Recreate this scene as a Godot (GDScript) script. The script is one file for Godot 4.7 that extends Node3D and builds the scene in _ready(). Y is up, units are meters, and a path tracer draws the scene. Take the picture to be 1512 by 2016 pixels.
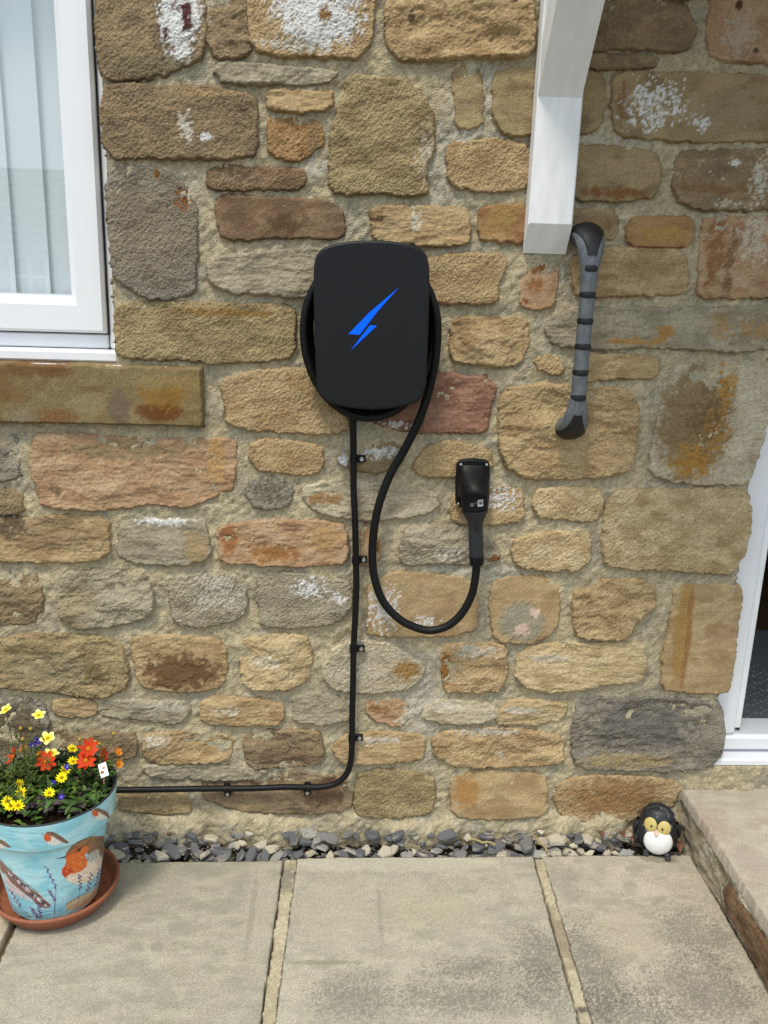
extends Node3D
# A rubble-stone house wall with a car charger, its cables, a grab rail, a window, a door step and a flower pot.
# x runs along the wall, y is up, z comes out of the wall; the mortar face lies near z = 0, the paving at y = 0.

const EYE := Vector3(0.0, 1.35, 1.90)
const FOCAL := 1775.0
var axis_right := Vector3(0.9985, 0.0312, 0.0460)
var axis_up := Vector3(-0.0175, 0.9618, -0.2731)
var axis_back := Vector3(-0.0528, 0.2719, 0.9609)

var rng := RandomNumberGenerator.new()
var noise_low := FastNoiseLite.new()
var noise_mid := FastNoiseLite.new()
var noise_fine := FastNoiseLite.new()
var noise_grit := FastNoiseLite.new()
var mats := {}


# ---------------------------------------------------------------- pixels to places
func ray(px: float, py: float) -> Vector3:
	return axis_right * (px - 756.0) - axis_up * (py - 1008.0) - axis_back * FOCAL

func at_z(px: float, py: float, z: float) -> Vector3:
	var d := ray(px, py)
	return EYE + d * ((z - EYE.z) / d.z)

func at_y(px: float, py: float, y: float) -> Vector3:
	var d := ray(px, py)
	return EYE + d * ((y - EYE.y) / d.y)

func wall_points(flat: Array, z: float) -> PackedVector2Array:
	var out := PackedVector2Array()
	for i in range(0, flat.size(), 2):
		var p := at_z(flat[i], flat[i + 1], z)
		out.append(Vector2(p.x, p.y))
	return out

func path_points(flat: Array) -> Array:   # px, py, z triples
	var out := []
	for i in range(0, flat.size(), 3):
		out.append(at_z(flat[i], flat[i + 1], flat[i + 2]))
	return out

static func muted(r: float, g: float, b: float) -> Color:   # a stone's own tone, drawn part of the way to the wall's common honey tan
	return lin(lerpf(r, 184.0, 0.22) + 8.0, lerpf(g, 163.0, 0.22) + 9.0, lerpf(b, 126.0, 0.22) + 12.0)

static func lin(r: float, g: float, b: float) -> Color:
	return Color(r / 255.0, g / 255.0, b / 255.0).srgb_to_linear()

static func rounded(p: PackedVector2Array, times := 1) -> PackedVector2Array:
	for k in times:
		var q := PackedVector2Array()
		for i in p.size():
			var a := p[i]
			var b := p[(i + 1) % p.size()]
			q.append(a.lerp(b, 0.16))
			q.append(a.lerp(b, 0.84))
		p = q
	return p

static func grown(p: PackedVector2Array, by: float) -> PackedVector2Array:
	var q := Geometry2D.offset_polygon(p, by, Geometry2D.JOIN_MITER)
	if q.is_empty():
		return p
	var out := PackedVector2Array()
	for v in q[0]:
		if out.is_empty() or out[-1].distance_to(v) > 0.004:
			out.append(v)
	return out

static func curve_points(pts: Array, per := 8) -> Array:
	var out := []
	for i in pts.size() - 1:
		var a: Vector3 = pts[maxi(i - 1, 0)]
		var b: Vector3 = pts[i]
		var c: Vector3 = pts[i + 1]
		var d: Vector3 = pts[mini(i + 2, pts.size() - 1)]
		for k in per:
			out.append(b.cubic_interpolate(c, a, d, float(k) / per))
	out.append(pts[-1])
	return out


# ---------------------------------------------------------------- mesh building
class Shape:
	var v := PackedVector3Array()
	var c := PackedColorArray()
	var uv := PackedVector2Array()
	var ix := PackedInt32Array()
	var tint := Color(1, 1, 1)

	func put(p: Vector3, t := Vector2.ZERO) -> int:
		v.append(p)
		c.append(tint)
		uv.append(t)
		return v.size() - 1

	func tri(a: int, b: int, d: int) -> void:
		ix.append(a)
		ix.append(b)
		ix.append(d)

	func quad(a: int, b: int, d: int, e: int) -> void:
		tri(a, b, d)
		tri(a, d, e)

	func rings(rows: Array, closed := true) -> void:   # rows of equal length, joined
		var n: int = rows[0].size()
		for i in rows.size() - 1:
			for k in (n if closed else n - 1):
				var m := (k + 1) % n
				quad(rows[i][k], rows[i][m], rows[i + 1][m], rows[i + 1][k])

	func fan(points: Array) -> void:   # a cap with vertices of its own
		var mid := Vector3.ZERO
		for p in points:
			mid += p
		var m := put(mid / points.size())
		var ids := []
		for p in points:
			ids.append(put(p))
		for k in ids.size():
			tri(m, ids[k], ids[(k + 1) % ids.size()])

	func tube(path: Array, radius, sides := 12, caps := true) -> void:
		var rows := []
		var ref := Vector3(0.13, 0.21, 0.97).normalized()
		for i in path.size():
			var t: Vector3 = (path[mini(i + 1, path.size() - 1)] - path[maxi(i - 1, 0)]).normalized()
			var side := (ref - t * ref.dot(t)).normalized()
			ref = side
			var up := t.cross(side)
			var r: float = radius if radius is float else radius[i]
			var row := []
			for k in sides:
				var a := TAU * k / sides
				row.append(put(path[i] + (side * cos(a) + up * sin(a)) * r))
			rows.append(row)
		rings(rows)
		if caps:
			for row in [rows[0], rows[-1]]:
				fan(row.map(func(i): return v[i]))

	func lathe(profile: Array, sides := 32, centre := Vector3.ZERO, squash := Vector3.ONE) -> void:   # Vector2(radius, height)
		var rows := []
		for p in profile:
			var row := []
			for k in sides:
				var a := TAU * k / sides
				row.append(put(centre + Vector3(p.x * sin(a), p.y, p.x * cos(a)) * squash))
			rows.append(row)
		rings(rows)

	func ball(centre: Vector3, r: Vector3, sides := 20, stacks := 12) -> void:
		var rows := []
		for i in stacks + 1:
			var e := PI * (float(i) / stacks - 0.5)
			var row := []
			for k in sides:
				var a := TAU * k / sides
				row.append(put(centre + Vector3(cos(e) * sin(a), sin(e), cos(e) * cos(a)) * r))
			rows.append(row)
		rings(rows)

	func box(lo: Vector3, hi: Vector3, bevel := 0.0, turn := Basis.IDENTITY, pivot := Vector3.ZERO) -> void:
		var b := minf(bevel, minf(minf(hi.x - lo.x, hi.y - lo.y), hi.z - lo.z) * 0.49)
		var f := func(p: Vector3) -> Vector3: return pivot + turn * (p - pivot)
		if b <= 0.0:
			for ax in 3:
				for s in 2:
					var q := []
					for k in [[0, 0], [1, 0], [1, 1], [0, 1]]:
						var p := Vector3.ZERO
						p[ax] = hi[ax] if s else lo[ax]
						p[(ax + 1) % 3] = hi[(ax + 1) % 3] if k[0] else lo[(ax + 1) % 3]
						p[(ax + 2) % 3] = hi[(ax + 2) % 3] if k[1] else lo[(ax + 2) % 3]
						q.append(put(f.call(p)))
					quad(q[0], q[1], q[2], q[3])
			return
		var at := {}
		for i in 8:
			var s := Vector3(1 if i & 1 else -1, 1 if i & 2 else -1, 1 if i & 4 else -1)
			for ax in 3:
				var p := Vector3.ZERO
				for j in 3:
					p[j] = (hi[j] if s[j] > 0 else lo[j]) - (0.0 if j == ax else s[j] * b)
				at[[i, ax]] = f.call(p)
		for ax in 3:
			var j := 1 << ((ax + 1) % 3)
			var k := 1 << ((ax + 2) % 3)
			for s in 2:
				var o := (1 << ax) if s else 0
				var q := [o, o | j, o | j | k, o | k].map(func(i): return put(at[[i, ax]]))
				quad(q[0], q[1], q[2], q[3])
			for m in 4:   # edges that run along ax
				var o := (j if m & 1 else 0) | (k if m & 2 else 0)
				var q := [put(at[[o, (ax + 1) % 3]]), put(at[[o | (1 << ax), (ax + 1) % 3]]), put(at[[o | (1 << ax), (ax + 2) % 3]]), put(at[[o, (ax + 2) % 3]])]
				quad(q[0], q[1], q[2], q[3])
		for i in 8:
			tri(put(at[[i, 0]]), put(at[[i, 1]]), put(at[[i, 2]]))

	func prism(outline: PackedVector2Array, z0: float, z1: float, bevel := 0.0) -> void:   # outline in x and y, drawn out along z, front edge bevelled
		var layers := [[z0, 0.0]]
		if bevel > 0.0:
			for k in 5:
				var a := PI / 2 * k / 4
				layers.append([z1 - bevel + bevel * sin(a), bevel * (1.0 - cos(a))])
		else:
			layers.append([z1, 0.0])
		var mid := Vector2.ZERO
		for p in outline:
			mid += p
		mid /= outline.size()
		var rows := []
		for l in layers:
			var row := []
			for k in outline.size():
				var p := outline[k]
				if l[1] > 0.0:
					var t := (outline[(k + 1) % outline.size()] - outline[k - 1]).normalized()
					var n := Vector2(t.y, -t.x)
					if n.dot(mid - p) < 0:
						n = -n
					p += n * l[1]
				row.append(put(Vector3(p.x, p.y, l[0])))
			rows.append(row)
		rings(rows)
		for row in [rows[0], rows[-1]]:
			var flat := PackedVector2Array()
			for i in row:
				flat.append(Vector2(v[i].x, v[i].y))
			var ids := []
			for i in row:
				ids.append(put(v[i]))
			var t := Geometry2D.triangulate_polygon(flat)
			for k in range(0, t.size(), 3):
				tri(ids[t[k]], ids[t[k + 1]], ids[t[k + 2]])

	func mesh(smooth := true) -> ArrayMesh:
		var a := []
		a.resize(Mesh.ARRAY_MAX)
		a[Mesh.ARRAY_VERTEX] = v
		a[Mesh.ARRAY_COLOR] = c
		a[Mesh.ARRAY_TEX_UV] = uv
		a[Mesh.ARRAY_INDEX] = ix
		if smooth:
			var n := PackedVector3Array()
			n.resize(v.size())
			for i in range(0, ix.size(), 3):
				var p := v[ix[i]]
				var f := (v[ix[i + 2]] - p).cross(v[ix[i + 1]] - p)
				n[ix[i]] += f
				n[ix[i + 1]] += f
				n[ix[i + 2]] += f
			for i in n.size():
				n[i] = n[i].normalized() if n[i].length_squared() > 0.0 else Vector3.UP
			a[Mesh.ARRAY_NORMAL] = n
		var m := ArrayMesh.new()
		m.add_surface_from_arrays(Mesh.PRIMITIVE_TRIANGLES, a)
		return m


func node(called: String, parent: Node = null, at := Vector3.ZERO) -> Node3D:
	var n := Node3D.new()
	n.name = called
	(parent if parent else self).add_child(n, true)
	n.position = at
	return n

func part(called: String, m: Mesh, material: Material, parent: Node = null) -> MeshInstance3D:
	var o := MeshInstance3D.new()
	o.name = called
	o.mesh = m
	o.material_override = material
	(parent if parent else self).add_child(o, true)
	return o

func tag(o: Node3D, label: String, category: String, group := "") -> Node3D:
	o.set_meta("label", label)
	o.set_meta("category", category)
	if group:
		o.set_meta("group", group)
	return o

func kind(o: Node, what: String) -> Node:
	o.set_meta("kind", what)
	return o


# ---------------------------------------------------------------- materials
func noise_texture(frequency: float, octaves: int, lo: float, hi: float, seed_: int, size := 512) -> NoiseTexture2D:
	var n := FastNoiseLite.new()
	n.noise_type = FastNoiseLite.TYPE_SIMPLEX
	n.frequency = frequency
	n.fractal_octaves = octaves
	n.seed = seed_
	var g := Gradient.new()
	g.set_color(0, Color(lo, lo, lo))
	g.set_color(1, Color(hi, hi, hi))
	var t := NoiseTexture2D.new()
	t.width = size
	t.height = size
	t.seamless = true
	t.noise = n
	t.color_ramp = g
	return t

func plain(key: String, color: Color, roughness: float, specular := 0.5, metallic := 0.0) -> StandardMaterial3D:
	var m := StandardMaterial3D.new()
	m.resource_name = key
	m.albedo_color = color
	m.roughness = roughness
	m.metallic_specular = specular
	m.metallic = metallic
	mats[key] = m
	return m

func rgb8(r: int, g: int, b: int) -> Color:
	return Color8(r, g, b)

func make_materials() -> void:
	var grit := noise_texture(0.11, 3, 0.78, 1.0, 3)
	var relief := noise_texture(0.085, 4, 0.0, 1.0, 8)
	var coarse := noise_texture(0.05, 5, 0.0, 1.0, 9)
	for spec in [
			["stone_g", 0.93, 0.2, 0.26, Vector3(3.1, 3.1, 3.1), relief], ["stone_b", 0.92, 0.2, 0.17, Vector3(1.6, 4.2, 2.0), coarse], ["stone_r", 0.93, 0.2, 0.22, Vector3(2.2, 3.0, 2.4), relief],
			["stone_s", 0.9, 0.22, 0.09, Vector3(3.6, 3.6, 3.6), relief], ["stone_f", 0.9, 0.22, 0.16, Vector3(1.5, 3.4, 2.2), coarse],
			["mortar", 0.97, 0.15, 0.20, Vector3(4.3, 4.3, 4.3), relief], ["flag", 0.9, 0.25, 0.06, Vector3(3.7, 3.7, 3.7), relief], ["slate", 0.7, 0.4, 0.12, Vector3(7, 7, 7), relief], ["sawn", 0.9, 0.25, 0.05, Vector3(3.3, 3.3, 3.3), relief], ["soil", 1.0, 0.1, 0.8, Vector3(6, 6, 6), relief]]:
		var m := plain(spec[0], Color.WHITE, spec[1], spec[2])
		m.vertex_color_use_as_albedo = true
		m.albedo_texture = grit
		m.uv1_triplanar = true
		m.uv1_world_triplanar = true
		m.uv1_scale = spec[4]
		m.heightmap_enabled = true
		m.heightmap_texture = spec[5]
		m.heightmap_scale = spec[3]
	plain("pvc", rgb8(232, 233, 236), 0.28)
	plain("white_paint", rgb8(242, 242, 242), 0.45)
	var wp: StandardMaterial3D = mats["white_paint"]
	wp.albedo_texture = noise_texture(0.012, 4, 0.93, 1.0, 21)
	wp.uv1_triplanar = true
	wp.uv1_world_triplanar = true
	wp.uv1_scale = Vector3(4.0, 1.2, 4.0)
	plain("gasket", rgb8(22, 22, 24), 0.6)
	plain("black_cover", rgb8(17, 18, 22), 0.5, 0.4)
	plain("black_plastic", rgb8(12, 12, 13), 0.5, 0.35)
	plain("cable", rgb8(14, 14, 15), 0.5, 0.35)
	plain("grip", rgb8(40, 42, 45), 0.5, 0.4)
	plain("rubber", rgb8(15, 15, 16), 0.55)
	plain("rail_grey", rgb8(110, 115, 120), 0.5)
	var rg: StandardMaterial3D = mats["rail_grey"]
	rg.albedo_texture = noise_texture(0.02, 5, 0.72, 1.0, 5)
	rg.uv1_triplanar = true
	rg.uv1_scale = Vector3(9.0, 3.0, 9.0)
	plain("screw", rgb8(190, 192, 195), 0.3, 0.5, 1.0)
	plain("bolt", rgb8(0, 50, 150), 0.35, 0.3)
	mats["bolt"].emission_enabled = true
	mats["bolt"].emission = rgb8(0, 96, 255)
	mats["bolt"].emission_energy_multiplier = 0.55
	plain("glass", Color(0.92, 0.97, 0.96, 0.04), 0.0)
	mats["glass"].transparency = BaseMaterial3D.TRANSPARENCY_ALPHA
	plain("blind", rgb8(226, 234, 237), 0.8, 0.2)  # slight blue in the fabric colour stands in for sky mirrored in the glass
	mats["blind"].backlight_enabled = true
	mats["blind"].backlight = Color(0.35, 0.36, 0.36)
	plain("room", rgb8(150, 146, 138), 0.9)
	plain("dark_floor", rgb8(96, 72, 52), 0.5)
	plain("mat", rgb8(112, 113, 116), 0.95, 0.1)
	plain("mat_line", rgb8(176, 176, 176), 0.95, 0.1)
	plain("terracotta", rgb8(158, 92, 62), 0.62)
	var tc: StandardMaterial3D = mats["terracotta"]
	tc.albedo_texture = noise_texture(0.015, 5, 0.78, 1.0, 31)
	tc.uv1_triplanar = true
	tc.uv1_scale = Vector3.ONE * 5.0
	plain("liner", rgb8(38, 42, 44), 0.6)
	plain("vertex", Color.WHITE, 0.6, 0.4)
	mats["vertex"].vertex_color_use_as_albedo = true
	plain("leaf", Color.WHITE, 0.5, 0.4)
	mats["leaf"].vertex_color_use_as_albedo = true
	mats["leaf"].backlight_enabled = true
	mats["leaf"].backlight = Color(0.4, 0.4, 0.4)
	plain("petal", Color.WHITE, 0.65, 0.3)
	mats["petal"].vertex_color_use_as_albedo = true
	mats["petal"].backlight_enabled = true
	mats["petal"].backlight = Color(0.45, 0.45, 0.45)
	plain("wood_stick", rgb8(196, 160, 118), 0.8)
	plain("brick_far", rgb8(120, 112, 104), 0.9)
	plain("roof_far", rgb8(96, 92, 90), 0.9)
	plain("timber", rgb8(120, 92, 62), 0.8)


# ---------------------------------------------------------------- stones as height fields
# A stone is a grid over its outline; its height comes from the distance to the outline and from layered noise, its colour from noise and from the marks on it.
# how: proud, edge (rounding), base, pillow, lumps, beds, ledges, grain, tilt, seed, colors [three], marks
func stone_mesh(outline: PackedVector2Array, step: float, how: Dictionary) -> ArrayMesh:
	var lo := outline[0]
	var hi := outline[0]
	for p in outline:
		lo = lo.min(p)
		hi = hi.max(p)
	var pad := step * 2.5
	lo -= Vector2(pad, pad)
	hi += Vector2(pad, pad)
	var nx := int((hi.x - lo.x) / step) + 2
	var ny := int((hi.y - lo.y) / step) + 2
	var sx := (hi.x - lo.x) / (nx - 1)
	var sy := (hi.y - lo.y) / (ny - 1)
	var ne := outline.size()
	var ax := PackedFloat32Array()
	var ay := PackedFloat32Array()
	var bx := PackedFloat32Array()
	var by := PackedFloat32Array()
	var bl := PackedFloat32Array()
	for i in ne:
		var a := outline[i]
		var e := outline[(i + 1) % ne] - a
		ax.append(a.x)
		ay.append(a.y)
		bx.append(e.x)
		by.append(e.y)
		bl.append(maxf(e.length_squared(), 1e-12))
	var sd: float = how.seed * 1.7
	var proud: float = how.proud
	var base: float = how.base
	var edge: float = how.edge
	var pillow: float = how.pillow
	var lumps: float = how.lumps
	var beds: float = how.beds
	var ledges: float = how.ledges
	var grain: float = how.grain
	var tilt: float = how.tilt
	var warp: float = how.warp
	var turn: float = how.turn
	var ct := cos(turn)
	var st := sin(turn)
	var c0: Color = how.colors[0]
	var c1: Color = how.colors[1]
	var c2: Color = how.colors[2]
	var marks: Array = how.marks
	var speckle: float = how.speckle
	var mid := (lo + hi) * 0.5
	var half := maxf((hi.y - lo.y) * 0.5, 0.01)
	var v := PackedVector3Array()
	var c := PackedColorArray()
	var id := PackedInt32Array()
	id.resize(nx * ny)
	id.fill(-1)
	for j in ny:
		var y := lo.y + j * sy
		for i in nx:
			var x := lo.x + i * sx
			var wx := x + warp * (noise_mid.get_noise_3d(x, y, sd) + 0.16 * noise_fine.get_noise_3d(x, y, sd))
			var wy := y + warp * (noise_mid.get_noise_3d(x, y, sd + 9.0) + 0.16 * noise_fine.get_noise_3d(x, y, sd + 9.0))
			var best := 1e9
			var inside := false
			var nearx := 0.0
			var neary := 0.0
			for k in ne:
				var dx := wx - ax[k]
				var dy := wy - ay[k]
				var ex := bx[k]
				var ey := by[k]
				if (dy < 0.0) != (dy < ey):
					if dx < ex * dy / ey:
						inside = not inside
				var t := clampf((dx * ex + dy * ey) / bl[k], 0.0, 1.0)
				dx -= ex * t
				dy -= ey * t
				var q := dx * dx + dy * dy
				if q < best:
					best = q
					nearx = dx
					neary = dy
			var d := sqrt(best)
			if not inside:
				if d > pad * 0.8:
					continue
				d = -d
			var rx := x * ct + y * st
			var ry := y * ct - x * st
			var low := noise_low.get_noise_3d(rx, ry * 1.7, sd)
			var bed := noise_mid.get_noise_3d(rx * 0.35, ry * 1.8, sd + 3.0)
			var fine := noise_fine.get_noise_3d(x, y, sd)
			var grit := noise_grit.get_noise_3d(x, y, sd)
			var z := base
			if d > 0.0:
				var t := minf(d / (edge * maxf(0.35, 1.0 + 1.1 * low + 0.5 * bed)), 1.0)
				var e := sqrt(1.0 - (1.0 - t) * (1.0 - t))
				var led := (noise_low.get_noise_3d(rx * 0.55, ry * 0.95, sd + 40.0) * 1.15 + bed * 0.10 + fine * 0.05) * 3.2
				var whole := floorf(led)
				led = (whole + smoothstep(0.40, 0.58, led - whole)) / 3.2
				z += (proud - base) * e + e * (pillow * smoothstep(0.0, 0.05, d) + lumps * low + beds * bed + ledges * led + grain * (fine * 0.6 + grit * 0.55) - tilt * (y - mid.y) / half)
			var mixed := smoothstep(-0.28, 0.34, low * 0.8 + fine * 0.3 + bed * 0.25)
			var col := c0.lerp(c1, mixed)
			col = col.lerp(c2, smoothstep(0.05, 0.5, noise_low.get_noise_3d(rx * 1.3 + 5.0, ry * 2.2, sd + 21.0) + 0.35 * bed + 0.2 * grit))
			var f := 1.0 + speckle * (grit * 0.75 + fine * 0.35 + bed * 0.25)
			col = Color(col.r * f, col.g * f, col.b * f)
			for m in marks:
				var ux: float = (x - m[0]) / m[2]
				var uy: float = (y - m[1]) / m[3]
				var s: float = 1.0 - ux * ux - uy * uy
				if s < -1.6:
					continue
				s += m[5] * (noise_mid.get_noise_3d(x * m[6], y * m[6], sd + m[0] * 3.0) * 1.1 + fine * 0.7 + grit * 0.5)
				var share: float = clampf((s - m[7]) / 0.38, 0.0, 1.0) * m[8]
				if share > 0.0:
					col = col.lerp(m[4] * (0.94 + 0.14 * grit), share)
					z += share * m[9]
			id[j * nx + i] = v.size()
			v.append(Vector3(x, y, z) if inside else Vector3(x - nearx, y - neary, base))
			c.append(Color(clampf(col.r, 0.0, 1.0), clampf(col.g, 0.0, 1.0), clampf(col.b, 0.0, 1.0)))
	var s := Shape.new()
	s.v = v
	s.c = c
	s.uv.resize(v.size())
	for j in ny - 1:
		for i in nx - 1:
			var a := id[j * nx + i]
			var b := id[j * nx + i + 1]
			var e := id[(j + 1) * nx + i + 1]
			var f := id[(j + 1) * nx + i]
			if a < 0 or b < 0 or e < 0 or f < 0:
				continue
			s.quad(a, f, e, b)
	return s.mesh()

func look(over: Dictionary) -> Dictionary:
	var d := {"proud": 0.009, "edge": 0.004, "base": -0.022, "pillow": 0.0006, "lumps": 0.006, "beds": 0.0025, "ledges": 0.004, "grain": 0.0016, "tilt": 0.004, "warp": 0.0048, "turn": 0.0, "seed": 0.0, "speckle": 0.3, "marks": []}
	d.merge(over, true)
	return d

# mark: px, py, rx, ry (pixels), colour, raggedness, scale of the rag, threshold, share, height
func marks_on_wall(list: Array) -> Array:
	var out := []
	for m in list:
		var a := at_z(m[0], m[1], 0.01)
		var b := at_z(m[0] + m[2], m[1], 0.01)
		var e := at_z(m[0], m[1] + m[3], 0.01)
		out.append([a.x, a.y, absf(b.x - a.x), absf(e.y - a.y), m[4], m[5] if m.size() > 5 else 0.8, m[6] if m.size() > 6 else 1.0, m[7] if m.size() > 7 else 0.2, m[8] if m.size() > 8 else 0.9, m[9] if m.size() > 9 else 0.0])
	return out


# ---------------------------------------------------------------- the wall
func palettes() -> Dictionary:
	return {
		"brown": [muted(128, 106, 76), muted(146, 122, 88), muted(110, 90, 68)],
		"olive": [muted(150, 128, 88), muted(166, 144, 100), muted(126, 104, 70)],
		"tan": [muted(172, 142, 98), muted(188, 160, 114), muted(154, 122, 80)],
		"buff": [muted(188, 162, 116), muted(204, 180, 136), muted(168, 140, 96)],
		"grey": [muted(150, 140, 116), muted(168, 158, 132), muted(132, 122, 100)],
		"cool": [muted(126, 120, 108), muted(146, 138, 122), muted(104, 98, 90)],
		"rust": [muted(150, 108, 62), muted(168, 128, 80), muted(128, 84, 46)],
		"red": [muted(108, 80, 54), muted(126, 98, 70), muted(90, 66, 46)],
		"brick": [muted(132, 86, 66), muted(152, 108, 86), muted(112, 70, 54)],
		"pink": [muted(176, 136, 98), muted(192, 158, 120), muted(154, 114, 80)],
		"pale": [muted(178, 166, 138), muted(196, 184, 156), muted(160, 146, 116)],
	}

func styles() -> Dictionary:
	return {
		"g": {"lumps": 0.0024, "beds": 0.0004, "ledges": 0.002, "grain": 0.0026, "speckle": 0.30},   # granular
		"b": {"lumps": 0.002, "beds": 0.0014, "ledges": 0.006, "grain": 0.0012, "speckle": 0.24},   # bedded, broken ledges
		"r": {"lumps": 0.004, "beds": 0.0010, "ledges": 0.010, "grain": 0.0016, "speckle": 0.24},   # rock faced
		"s": {"lumps": 0.002, "beds": 0.0004, "ledges": 0.001, "grain": 0.0008, "speckle": 0.17},   # nearly smooth
		"f": {"lumps": 0.002, "beds": 0.0006, "ledges": 0.006, "grain": 0.0009, "edge": 0.0035, "speckle": 0.2},   # flat with a flaked edge
	}

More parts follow.
